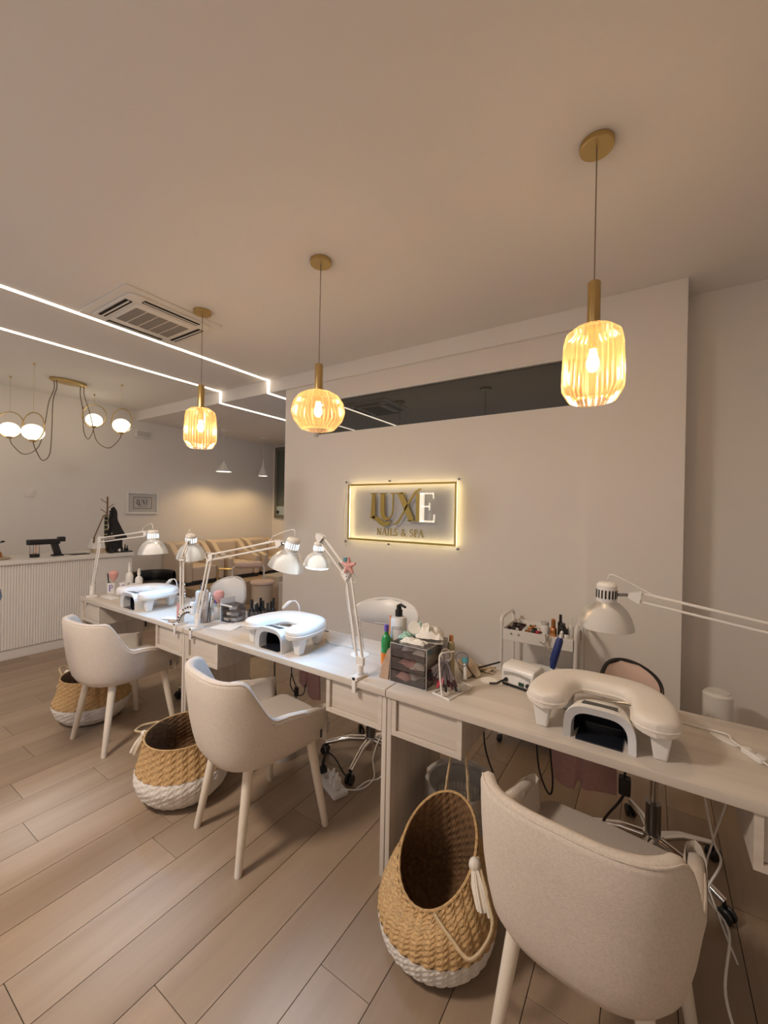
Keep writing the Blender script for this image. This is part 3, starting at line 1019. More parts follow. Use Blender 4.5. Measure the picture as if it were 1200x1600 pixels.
# loose white cable of the sign
MB().tube(spline([(-2.30 - cx, -0.05, 1.70 - cz), (-2.275 - cx, -0.052, 1.715 - cz), (-2.26 - cx, -0.052, 1.66 - cz), (-2.315 - cx, -0.052, 1.52 - cz), (-2.335 - cx, -0.045, 1.38 - cz), (-2.33 - cx, -0.03, 1.16 - cz), (-2.33 - cx, -0.006, 1.12 - cz)], 6), 0.0028, 6).build('cable', M['white'], sg)

# ================================================================== things on the left wall
def wall_u(y):     # helper for things on the left wall: local x runs along +y
    return R(90)


pf = thing('framed_logo_print', 'small white framed salon logo print on the left wall', 'picture', (-6.13, 3.015, 1.50), R(90))
# local: x along world +y, -y out of the wall (towards the room)
fm = MB().box(-0.225, -0.195, -0.028, 0, -0.16, 0.16).box(0.195, 0.225, -0.028, 0, -0.16, 0.16).box(-0.195, 0.195, -0.028, 0, 0.13, 0.16).box(-0.195, 0.195, -0.028, 0, -0.16, -0.13)
fm.build('frame', M['white'], pf, bevel=0.003)
box(-0.195, 0.195, -0.012, 0, -0.13, 0.13).build('mat_board', M['lgrey'], pf, sharp=0)
inkm = mat('dark_ink', (0.06, 0.055, 0.06), 0.7)
lm = MB()
for a in ((-0.125, 0.125, 0.077, 0.083), (-0.125, 0.125, -0.083, -0.077), (-0.125, -0.120, -0.077, 0.077), (0.120, 0.125, -0.077, 0.077)):
    lm.box(a[0], a[1], -0.0135, -0.012, a[2], a[3])
lm.build('printed_border', inkm, pf, sharp=0)
sign_letters(LUXE, -0.085, -0.022, 0.070, 0.17 / 2.48, -0.012, 0.0015, pf, inkm, 0, 0, 'printed_letter')
wd, W = word('NAILS & SPA', 0.016, 0.1)
for c, x in wd:
    if c != ' ':
        sign_letters([(c, GLY[c][1])], -0.06 + x * 0.12 / W, -0.058, 0.016, 0.016 * 0.12 / W, -0.012, 0.0012, pf, inkm, 0, 0, 'printed_letter')

t = thing('switch_plate', 'blank square white switch plate on the left wall above the counter', 'switch', (-6.13, 1.74, 1.585), R(90))
box(-0.05, 0.05, -0.009, 0, -0.05, 0.05).build('plate', M['wall'], t, bevel=0.004)
box(-0.036, 0.036, -0.014, -0.009, -0.036, 0.036).build('rocker', M['wall'], t, bevel=0.003)
t = thing('emergency_light', 'small white emergency light box high on the left wall', 'light', (-6.13, 3.0, 2.485), R(90))
box(-0.105, 0.105, -0.045, 0, -0.055, 0.055).build('housing', M['white'], t, bevel=0.012, seg=3)
box(-0.09, 0.09, -0.050, -0.043, -0.04, 0.035).build('lens', M['lgrey'], t, bevel=0.006)

# ================================================================== things on the counter (top at z 0.92)
CZ = 0.92
# black handheld device lying on its stand
dv = thing('black_massage_gun', 'black tool-shaped device standing on the counter with two glass tubes', 'device', (-5.17, 1.60, CZ))
MB().prism(rrect(-0.03, 0.03, -0.15, 0.125, 0.025), 0.125, 0.178).build('barrel', M['black'], dv, bevel=0.008)
box(-0.032, 0.032, 0.105, 0.165, 0.148, 0.198).build('rear_block', M['black'], dv, bevel=0.008)
hm = MB()
hm.add([(-.022, .045, .13), (.022, .045, .13), (.022, .105, .13), (-.022, .105, .13), (-.022, .078, .01), (.022, .078, .01), (.022, .14, .01), (-.022, .14, .01)],
       [(0, 1, 2, 3), (7, 6, 5, 4), (0, 4, 5, 1), (1, 5, 6, 2), (2, 6, 7, 3), (3, 7, 4, 0)])
hm.build('grip', M['black'], dv, bevel=0.006)
box(-0.035, 0.035, 0.055, 0.150, 0.0, 0.018).build('foot', M['black'], dv, bevel=0.005)
MB().lathe([(0.001, 0), (0.04, 0), (0.04, 0.034), (0.001, 0.034)], 24, (0, -0.085, 0)).build('tube_base', M['black'], dv)
for yy in (-0.108, -0.062):
    MB().lathe([(0.017, 0.034), (0.017, 0.126)], 16, (0, yy, 0)).build('glass_tube', M['clear'], dv)
MB().tube([(0, -.085, .034), (.002, -.075, .07), (0, -.07, .126)], 0.004, 6).build('inner_rod', M['copper'], dv)

t = thing('vase', 'copper coloured vase with a dark sprig at the left edge of the counter', 'vase', (-5.22, 1.235, CZ))
MB().lathe([(0.001, 0), (0.03, 0.0), (0.048, 0.03), (0.046, 0.06), (0.022, 0.09), (0.018, 0.11), (0.022, 0.118)], 24).build('body', M['copper'], t)
s = MB()
for k in range(7):
    a = k * 0.9
    s.tube([(0, 0, 0.1), (0.012 * math.cos(a), 0.02 * math.sin(a), 0.14), (0.03 * math.cos(a), 0.055 * math.sin(a), 0.165)], 0.0018, 4)
    s.ball((0.03 * math.cos(a), 0.055 * math.sin(a), 0.167), 0.010, 0.016, 0.009, 8, 6)
s.build('sprig', M['blackm'], t)
t = thing('serving_tray', 'pale oval tray beside the copper vase on the counter', 'tray', (-5.20, 1.22, CZ))
MB().lathe([(0.001, 0.0), (0.10, 0.0), (0.125, 0.018), (0.128, 0.02), (0.12, 0.022), (0.1, 0.006), (0.001, 0.005)], 32).build('dish', M['bone'], t)

t = thing('tablet', 'flat black tablet lying on the counter', 'tablet', (-5.18, 1.90, CZ))
MB().prism(rrect(-0.06, 0.06, -0.085, 0.085, 0.008), 0, 0.008).build('body', M['black'], t, bevel=0.002)
box(-0.053, 0.053, -0.078, 0.078, 0.008, 0.0085).build('screen', M['dark'], t, sharp=0)
t = thing('sunglasses', 'small dark sunglasses lying on the counter left of the tablet', 'glasses', (-5.18, 1.765, CZ))
for yy in (-0.022, 0.022):
    MB().prism([(0.012 * math.cos(a * PI / 8), yy + 0.02 * math.sin(a * PI / 8)) for a in range(16)], 0.008, 0.012).build('lens', M['black'], t)
MB().tube([(-.01, -.042, .009), (-.07, -.03, .006)], .0025, 5).tube([(-.01, .042, .009), (-.07, .03, .006)], .0025, 5).tube([(0, -.006, .012), (0, .006, .012)], .002, 5).build('temples', M['black'], t)

jt = thing('jewellery_tree', 'thin brown jewellery tree with bare hooks, on the counter end', 'stand', (-5.22, 2.185, CZ))
MB().lathe([(0.001, 0), (0.05, 0), (0.05, 0.012), (0.001, 0.012)], 24).build('base', M['brass'], jt)
bronze = mat('bronze_rod', (0.20, 0.11, 0.05), 0.45, metal=0.5)
MB().tube([(0, 0, 0.01), (0, 0, 0.635)], 0.0085, 10).build('post', bronze, jt)
for z, s in ((0.555, -1), (0.44, -1), (0.50, 1), (0.41, 1)):
    MB().tube([(0, 0, z), (0.0, s * 0.045, z + 0.035), (0, s * 0.068, z + 0.052)], 0.004, 6).build('hook', bronze, jt)
# black apron hanging on the tree
def cloth(u, v):
    w0 = 0.035 + 0.15 * v + 0.012 * math.sin(v * 9)
    return (0.02 + 0.012 * math.sin(u * 9 + v * 3), 0.02 + (u - 0.12) * w0 * 1.15 + 0.006 * math.sin(v * 14), 0.475 - 0.335 * v + .05 * (u > .5) * (1 - v) * u)
c = MB().grid(cloth, 14, 18)
c.grid(lambda u, v: (cloth(u, v)[0] - 0.012, cloth(u, v)[1], cloth(u, v)[2]), 14, 18, flip=True)
o = c.build('black_apron', M['blackm'])
o.location = (-5.22, 2.185, CZ)
tag(o, 'black cloth apron hanging from the jewellery tree', 'apron')
# lanyard with letters
ly = thing('lettered_ribbon', 'narrow dark ribbon with pale yellow letters hanging from the jewellery tree', 'ribbon', (-5.185, 2.158, CZ))
box(-0.002, 0.0, -0.016, 0.016, 0.13, 0.435).build('ribbon', M['blackm'], ly, sharp=0)
yl = mat('pale_yellow_print', (0.60, 0.58, 0.25), 0.6)
for k, cchar in enumerate('VENEZO'):
    b = MB()
    for pts, wdt in GLY[cchar if cchar in GLY else 'O'][1]:
        one = MB()
        stroke_prism(one, [((p[0] - .3) * 0.032, (p[1] - .5) * 0.036) for p in pts], wdt * 0.05, 0, 0.0012)
        b.add([(0.0005 + v.z, -v.y * 0.9, 0.155 + k * 0.052 + v.x) for v in one.v], one.f)
    b.build('printed_letter', yl, ly, sharp=0)
ls = thing('long_shoe_horn', 'dark slanting stick leaning from the tree down to the white box', 'stick', (-5.19, 2.15, CZ))
MB().tube([(0, -0.012, 0.425), (0.0, -0.105, 0.175)], 0.007, 8).tube([(0, -0.103, 0.178), (0.0, -0.11, 0.115)], 0.009, 8).build('rod', bronze, ls)
t = thing('display_easel', 'white sloping display block at the foot of the jewellery tree', 'stand', (-5.23, 2.095, CZ))
MB().add([(-.07, -.075, 0.05), (.06, -.075, 0.05), (.06, .06, 0.05), (-.07, .06, 0.05), (-.05, -.045, .16), (0.02, -.045, .16), (0.02, .055, .16), (-.05, .055, .16)],
         [(3, 2, 1, 0), (4, 5, 6, 7), (0, 1, 5, 4), (1, 2, 6, 5), (2, 3, 7, 6), (3, 0, 4, 7)]).build('sloped_block', M['trim'], t, bevel=0.004)
box(-0.06, 0.05, -0.05, 0.06, 0.0, 0.05).build('foot', M['bone'], t, bevel=0.003)
t = thing('display_box', 'black card display box with a white printed line, on the counter end', 'box', (-5.24, 2.262, CZ))
box(-0.04, 0.03, -0.078, 0.085, 0.014, 0.245).build('carton', M['blackm'], t, bevel=0.003)
wd, W = word('REVITE', 0.014, 0.1)
b = MB()
for cchar, x in wd:
    for pts, wdt in GLY[cchar][1]:
        one = MB()
        stroke_prism(one, [(p[0] * 0.014 + x, p[1] * 0.014) for p in pts], wdt * 0.018, 0, 0.001)
        b.add([(0.0305 + v.z, -0.04 + v.x * 1.05, 0.205 + v.y) for v in one.v], one.f)
b.build('printed_word', M['paper'], t, sharp=0)
t = thing('bottle_tray', 'slim dark tray under the black bottles at the counter end', 'tray', (-5.10, 2.265, CZ))
box(-0.045, 0.045, -0.115, 0.125, 0, 0.012).build('tray', M['black'], t, bevel=0.003)
for k in range(7):
    bt = thing('nail_polish_bottle', ('tiny white polish bottle in the dark row on the counter tray' if k == 3 else 'tiny black polish bottle on the counter tray, %s in its row from the left' % ['first', 'second', 'third', '', 'fifth', 'sixth', 'last'][k]), 'bottle', (-5.10 + 0.012 * (k % 2), 2.175 + k * 0.029, CZ + 0.012), 0, 'polish bottles on the counter tray')
    hh = 0.045 + 0.012 * ((k * 5) % 3)
    MB().lathe([(0.001, 0), (0.0125, 0.0), (0.0125, hh * .6), (0.006, hh * .68), (0.006, hh * .7), (0.001, hh * .7)], 12).build('body', M['black'] if k != 3 else M['white'], bt)
    MB().lathe([(0.001, hh * .7), (0.0065, hh * .7), (0.0055, hh * 1.35), (0.001, hh * 1.35)], 10).build('cap', M['black'], bt)

# balloons at the left edge
for lab, loc, r, m in (('blue balloon low at the left edge of the photo', (-2.607, 0.566, 1.005), 0.075, M['balloon']), ('dull grey-blue balloon just above the blue one at the left edge', (-2.615, 0.560, 1.155), 0.062, M['balloong'])):
    t = thing('balloon', lab, 'balloon', loc, 0, 'balloons at the left edge')
    MB().lathe([(0.001, -r * 1.2), (r * .12, -r * 1.17), (r * .5, -r * .95), (r * .85, -r * .5), (r, 0.05 * r), (r * .93, r * .5), (r * .7, r * .85), (r * .35, r * 1.05), (0.001, r * 1.1)], 28).build('skin', m, t)
    MB().lathe([(0.002, 0), (0.007, -0.012), (0.009, -0.016)], 10, (0, 0, -r * 1.19)).build('knot', m, t)
    MB().tube(spline([(0, 0, -r * 1.2), (0.01, 0.005, -r * 1.2 - 0.3), (-.03, 0.02, 0.012 - loc[2])], 8), 0.0012, 5).build('string', M['white'], t)
    

# ================================================================== pedicure area far at the back
pl = struct(box(-6.115, -5.15, 3.25, 5.42, 0.0, 0.33).build('trim_1', wood('platform_wood', (0.38, 0.28, 0.19), (0.5, 0.38, 0.27), axis=1)))
for k, (y, lab) in enumerate(((3.60, 'cream pedicure armchair nearest the counter, on the platform'), (4.28, 'cream pedicure armchair in the middle of the platform'), (4.96, 'cream pedicure armchair at the far end of the platform'))):
    t = thing('pedicure_armchair', lab, 'chair', (-5.72, y, 0.33), 0, 'cream pedicure armchairs')
    box(-0.30, 0.25, -0.28, 0.28, 0.0, 0.05).build('plinth', M['black'], t, bevel=0.004)
    box(-0.28, 0.24, -0.20, 0.20, 0.05, 0.26).build('seat', M['sofa'], t, bevel=0.03, seg=3)
    o = MB().prism([(-0.37, 0.05), (-.20, 0.05), (-.22, .57), (-.34, .60)], -0.205, 0.205).build('backrest', M['sofa'], t, bevel=0.03, seg=3)
    o.rotation_euler = (R(90), 0, 0)
    for s in (-1, 1):
        o = MB().prism([(-0.36, .05), (.27, .05), (.28, .34), (.20, .37), (-.05, .43), (-.20, .57), (-.36, .60)], -0.045, 0.045).build('armrest', M['sofa'], t, bevel=0.022, seg=3)
        o.rotation_euler = (R(90), 0, 0)
        o.location = (0, s * 0.255, 0)

# black stool by the counter end
t = thing('black_tub_chair', 'low black tub chair just behind the counter end', 'chair', (-5.25, 2.72, 0))
MB().lathe([(0.001, 0.40), (0.20, 0.40), (0.235, 0.43), (0.24, 0.47), (0.21, 0.50), (0.001, 0.51)], 32).build('seat', M['black'], t)
MB().grid(lambda u, v: ((0.25 + 0.02 * math.cos(2 * PI * v)) * math.cos(R(70 + 220 * u)), (0.25 + 0.02 * math.cos(2 * PI * v)) * math.sin(R(70 + 220 * u)), 0.55 + 0.075 * math.sin(2 * PI * v)), 28, 12, cv=True).build('back_band', M['black'], t)
for a in (45, 135, 225, 315):
    MB().tube([(0.17 * math.cos(R(a)), 0.17 * math.sin(R(a)), 0.41), (0.21 * math.cos(R(a)), 0.21 * math.sin(R(a)), 0)], [0.014, 0.010], 10).build('leg', M['black'], t)
for a in (80, 180, 280):
    MB().tube([(0.22 * math.cos(R(a)), 0.22 * math.sin(R(a)), 0.42), (0.25 * math.cos(R(a)), 0.25 * math.sin(R(a)), 0.56)], 0.012, 8).build('back_support', M['black'], t)

# round side stool with lid and padded footrest
t = thing('round_pouf', 'round beige storage stool with an overhanging lid, seen beyond the middle desk', 'stool', (-4.50, 3.83, 0))
MB().lathe([(0.001, 0.02), (0.135, 0.02), (0.145, 0.40), (0.001, 0.40)], 36).build('body', M['sofa'], t)
MB().lathe([(0.001, 0.405), (0.155, 0.405), (0.165, 0.418), (0.165, 0.435), (0.15, 0.45), (0.001, 0.458)], 36).build('lid', M['pink_vinyl'], t)
for a in (30, 150, 270):
    MB().tube([(0.11 * math.cos(R(a)), 0.11 * math.sin(R(a)), 0.03), (0.115 * math.cos(R(a)), 0.115 * math.sin(R(a)), 0)], 0.012, 8).build('foot', M['brass'], t)
t = thing('padded_footrest', 'padded roll on a white tubular frame in front of the pedicure seats', 'footrest', (-4.95, 3.95, 0), R(52))
MB().tube([(-0.19, 0, 0.615), (-0.17, 0, 0.62), (-0.06, 0, 0.62), (0, 0, 0.612), (0.06, 0, 0.62), (0.17, 0, 0.62), (0.19, 0, 0.615)], [0.03, 0.05, 0.052, 0.047, 0.052, 0.05, 0.03], 18).build('roll', M['pink_vinyl'], t)
MB().tube([(-0.22, 0, 0.01), (-0.22, 0, 0.57), (-0.2, 0, 0.6), (0.2, 0, 0.6), (0.22, 0, 0.57), (0.22, 0, 0.01)], 0.013, 10).build('frame', M['whitem'], t)
MB().tube([(-0.22, 0.2, 0.012), (-0.22, -0.2, 0.012)], 0.014, 8).tube([(0.22, 0.2, 0.012), (0.22, -0.2, 0.012)], 0.014, 8).build('runners', M['whitem'], t)
MB().tube([(-0.42, 0.03, 0.02), (-0.42, 0.03, 0.54), (-0.40, 0.03, 0.565), (-0.22, 0.0, 0.56)], 0.014, 8).build('brass_tube', M['brass'], t)
t = thing('foot_basin', 'pale foot basin box in front of the pedicure seats', 'basin', (-4.90, 4.62, 0), R(0))
MB().prism(rrect(-0.17, 0.17, -0.30, 0.30, 0.05), 0.0, 0.42).build('tub', M['sofa'], t, bevel=0.015, seg=3)
MB().prism(rrect(-0.12, 0.12, -0.24, 0.24, 0.05), 0.42, 0.425).build('water_well', M['lgrey'], t)
t = thing('low_bench', 'low pale wooden bench carrying a few small jars, left of the partition', 'bench', (-4.05, 4.15, 0))
box(-0.18, 0.18, -0.28, 0.28, 0.42, 0.455).build('top', M['desk'], t, bevel=0.003)
for s in (-1, 1):
    box(-0.17, 0.17, s * 0.265 - 0.012, s * 0.265 + 0.012, 0, 0.42).build('side_panel', M['desk'], t, bevel=0.002)
box(-0.165, -0.15, -0.25, 0.25, 0.02, 0.42).build('back_panel', M['desk'], t)
t = thing('tissue_tube', 'pale upright tube on the low bench', 'jar', (-4.08, 4.08, 0.455))
MB().lathe([(0.001, 0), (0.03, 0), (0.03, 0.12), (0.024, 0.135), (0.001, 0.135)], 20).build('body', M['paper'], t)
MB().lathe([(0.001, .135), (0.02, .135), (0.02, 0.15), (0.001, 0.15)], 16).build('cap', M['bone'], t)
for k, (dx, dy, m, hh) in enumerate(((-0.10, -.12, 'pinkp', .085), (-.05, -.16, 'copper', .07), (-.13, -.19, 'pinkp', .06), (.05, .14, 'wine', .05))):
    t = thing('small_jar', 'little pink or copper jar on the low bench', 'jar', (-4.06 + dx, 4.15 + dy, 0.455), 0, 'jars on the low bench')
    MB().lathe([(0.001, 0), (0.022, 0), (0.024, hh * .6), (0.018, hh * .75), (0.001, hh * .75)], 16).build('body', M[m], t)
    MB().lathe([(0.001, hh * .75), (0.019, hh * .75), (0.019, hh), (0.001, hh)], 16).build('lid', M['brass'], t)

# ================================================================== clamp-on task lamps
DZ = 0.75


def make_task_lamp(label, base, elbow, joint, shade_c, axis, lit, rad=0.09, power=1.9, loop=0.05):
    """base: clamp on the desk edge; shade_c: centre of the shade's rim; axis: the way the shade points"""
    t = thing('task_lamp', label, 'lamp', (base[0], base[1], DZ), 0, 'white clamp lamps on the desks')
    O = Vector((base[0], base[1], DZ))
    E, J, S = Vector(elbow) - O, Vector(joint) - O, Vector(shade_c) - O
    ax = Vector(axis).normalized()
    # clamp
    c = MB().box(-0.017, 0.017, -0.045, 0.03, 0.0, 0.014).box(-0.009, 0.009, -0.045, -0.039, -0.045, 0.014).box(-0.009, 0.009, -0.045, 0.012, -0.050, -0.045)
    c.lathe([(0.001, 0.016), (0.014, 0.016), (0.014, 0.055), (0.001, 0.055)], 16)
    cl = c.build('clamp', M['whitem'], t, bevel=0.002)
    MB().lathe([(0.001, -0.105), (0.0045, -0.105), (0.0045, -0.044), (0.009, -0.040), (0.009, -0.030), (0.001, -0.030)], 12).build('clamp_screw', M['gunmetal'], cl)
    B = Vector((0, 0, 0.055))
    d = (E - B).normalized()
    side = Vector((d.z, 0, -d.x)).normalized() * 0.014 if abs(d.y) < .9 else Vector((0.014, 0, 0))
    lo = MB()
    for s in (-1, 1):
        lo.tube([B + side * s, E + side * s - d * 0.01], 0.0052, 8)
    lo.box(B.x - 0.018, B.x + 0.018, B.y - 0.008, B.y + 0.008, B.z - 0.004, B.z + 0.03)
    lo.build('lower_arm', M['whitem'], t)
    sp = MB()
    for s in (-1, 1):
        a = B + side * s * 1.9 + d * 0.06
        b2 = a + d * 0.13
        pts = [a + (b2 - a) * (k / 90) + Vector((math.cos(k * 1.1), math.sin(k * 1.1), 0)) * 0.0042 for k in range(91)]
        sp.tube(pts, 0.0011, 4)
    sp.build('lower_springs', M['chrome'], t)
    # elbow plates
    e = MB()
    dirj = (J - E).normalized()
    upv = Vector((0, 0, 1)) - dirj * dirj.z
    upv = upv.normalized() if upv.length > .05 else Vector((0, -1, 0))
    nrm = dirj.cross(upv)
    for s in (-1, 1):
        q = [E + nrm * s * 0.011 + upv * .022, E + nrm * s * 0.011 + dirj * .035 + upv * .012, E + nrm * s * .011 + dirj * .03 - upv * .02, E + nrm * s * 0.011 - upv * .024 - dirj * .012]
        e.add([p + nrm * 0.0015 for p in q] + [p - nrm * 0.0015 for p in q], [(0, 1, 2, 3), (7, 6, 5, 4), (0, 4, 5, 1), (1, 5, 6, 2), (2, 6, 7, 3), (3, 7, 4, 0)])
    e.tube([E - nrm * .014, E + nrm * .014], 0.008, 10).tube([E - nrm * .014 + dirj * .026 - upv * .012, E + nrm * .014 + dirj * .026 - upv * .012], 0.005, 8)
    eb = e.build('elbow_joint', M['whitem'], t)
    MB().tube([E - nrm * .0155, E + nrm * .0155], 0.0035, 8).build('pivot_bolt', M['gunmetal'], eb)
    ua = MB()
    ua.tube([E + upv * .014, J + upv * .014], 0.0048, 8).tube([E - upv * .016 + dirj * .02, J - upv * .016], 0.0048, 8)
    ua.build('upper_arm', M['whitem'], t)
    sp = MB()
    L = (J - E).length
    a0, a1 = E + dirj * L * 0.06, E + dirj * L * 0.34
    sp.tube([a0 + (a1 - a0) * (k / 120) + (upv * math.cos(k * 1.1) + nrm * math.sin(k * 1.1)) * 0.0045 for k in range(121)], 0.0011, 4)
    sp.build('upper_spring', M['chrome'], t)
    j = MB()
    for s in (-1, 1):
        q = [J + nrm * s * .010 + upv * .022 - dirj * .01, J + nrm * s * .010 + dirj * .03 + upv * .006, J + nrm * s * .010 + dirj * .028 - upv * .012, J + nrm * s * .010 - upv * .024 - dirj * .01]
        j.add([p + nrm * .0014 for p in q] + [p - nrm * .0014 for p in q], [(0, 1, 2, 3), (7, 6, 5, 4), (0, 4, 5, 1), (1, 5, 6, 2), (2, 6, 7, 3), (3, 7, 4, 0)])
    hd = j.build('head_joint', M['whitem'], t)
    top = S - ax * (rad * 1.30)
    MB().tube([J + dirj * .02, J.lerp(top, .6), top + ax * 0.02], 0.0055, 8).tube([J + upv * .012, J - upv * .015], 0.0055, 8).build('knob', M['gunmetal'], hd)
    # shade
    q = ax.to_track_quat('-Z', 'Y').to_matrix().to_4x4()
    q.translation = S
    r = rad
    sh = MB()
    sh.T = q
    sh.lathe([(r * .30, r * 1.02), (r * .50, r * .93), (r * .72, r * .72), (r * .88, r * .45), (r * .97, r * .18), (r, 0.0), (r * .975, -0.001),
              (r * .955, r * .16), (r * .865, r * .43), (r * .705, r * .69), (r * .49, r * .89), (r * .29, r * .98)], 40)
    sh.build('lamp_shade', M['lampshade'], t, sharp=50)
    nk = MB()
    nk.T = q
    nk.lathe([(r * .34, r * .98), (r * .36, r * 1.04), (r * .36, r * 1.62), (r * .30, r * 1.70), (r * .26, r * 1.73), (0.001, r * 1.73)], 28)
    col = nk.build('collar', M['whitem'], t)
    vs = MB()
    vs.T = q
    for k in range(18):
        a = 2 * PI * k / 18
        x, y = math.cos(a) * r * .358, math.sin(a) * r * .358
        tx, ty = -math.sin(a) * r * .028, math.cos(a) * r * .028
        ox, oy = math.cos(a) * .0012, math.sin(a) * .0012
        b = []
        for z in (r * 1.14, r * 1.46):
            b += [(x - tx - ox, y - ty - oy, z), (x + tx - ox, y + ty - oy, z), (x + tx + ox, y + ty + oy, z), (x - tx + ox, y - ty + oy, z)]
        vs.add(b, [(0, 1, 2, 3), (7, 6, 5, 4), (0, 4, 5, 1), (1, 5, 6, 2), (2, 6, 7, 3), (3, 7, 4, 0)])
    vs.build('vent_slots', M['ventlit'] if lit else M['slot'], col, sharp=0)
    bl = MB()
    bl.T = q
    bl.lathe([(0.001, r * .12), (r * .34, r * .14), (r * .42, r * .26), (r * .36, r * .55), (r * .2, r * .9), (0.001, r * .92)], 24)
    bl.build('bulb', M['cool'] if lit else M['paper'], t)
    if rad < 0.07:
        ds = MB()
        ds.T = q
        ds.lathe([(0.001, -r * .14), (r * .80, -r * .14), (r * .86, -r * .05), (r * .86, r * .02), (0.001, r * .02)], 28)
        ds.build('light_disc', M['cool'], t)
    # cord loop
    a = top - ax * r * .55
    m2 = J + upv * (loop + 0.02) - dirj * .02
    cb = MB().tube(spline([a, a + (upv * .5 - ax * .7).normalized() * loop * .7 - dirj * .02, J + upv * loop * .8 - dirj * .03, J + upv * .018 - dirj * 0.09, E + dirj * .06 + upv * .018,
                           E + upv * .03 - dirj * .02, E - dirj * .045 + upv * .012, E - d * .05 - side * 1.6, B + d * .05 - side * 1.4], 6), 0.0022, 6)
    cb.build('cord', M['whitem'], t)
    if lit:
        lamp('task_light', 'SPOT', S + ax * 0.014, power, (0.10, 0.47, 1.0), t, 0.04, ax, R(150), 0.5)
    return t


M['lampshade'] = sheer('lamp_shade_enamel', (1, 1, 1), 0.0, (0.84, 0.81, 0.77), -0.12, 0.3, 0.3, facing=False)
M['ventlit'] = emis('lit_vent', (0.75, 0.88, 1.0), 0.9)
make_task_lamp('white clamp lamp at the far left end of the desk row, beside the lettered cups', (-3.575, 1.40), (-3.500, 1.42, 1.19), (-2.835, 1.42, 1.268), (-2.735, 1.42, 1.140), (0.05, 0, -1), True)
make_task_lamp('white clamp lamp with an upright pole crossing its own shade, on the left desk', (-2.335, 1.385), (-2.365, 1.40, 1.13), (-2.455, 1.49, 1.225), (-2.490, 1.535, 1.125), (-.15, .12, -1), True, power=1.4)
make_task_lamp('white clamp lamp with a long slanting upper arm, left on the middle desk', (-2.175, 1.385), (-2.115, 1.42, 1.165), (-1.555, 1.42, 1.278), (-1.498, 1.42, 1.158), (-.25, -.1, -1), True)
l4 = make_task_lamp('small white clamp lamp on the middle desk, with a trinket on its elbow', (-1.01, 1.385), (-1.10, 1.41, 1.163), (-1.262, 1.41, 1.318), (-1.285, 1.41, 1.190), (-.08, -.02, -1), True, rad=0.064, power=3.0, loop=.02)
make_task_lamp('large white clamp lamp, unlit, reaching in from the right edge of the photo', (0.50, 1.39), (0.70, 1.74, 1.045), (-0.035, 1.75, 1.155), (-0.137, 1.75, 1.028), (-.02, 0, -1), False, rad=0.097, loop=.03)

# small starfish trinket on the fourth lamp
t = thing('starfish_trinket', 'pink and teal starfish-like trinket perched on the small lamp', 'trinket', (-1.085, 1.39, 1.19))
b = MB()
for k in range(5):
    a = R(20 + 72 * k)
    b.tube([(0, 0, 0.02), (0.02 * math.cos(a), 0, 0.02 + 0.02 * math.sin(a)), (0.038 * math.cos(a), 0, 0.02 + 0.038 * math.sin(a))], [0.013, 0.010, 0.005], 8)
b.build('body', M['pinkp'], t)
MB().box(-0.022, -0.002, -0.012, 0.004, 0.038, 0.056).build('teal_piece', mat('teal_plastic', (0.08, 0.25, 0.28), 0.5), t, bevel=0.003)


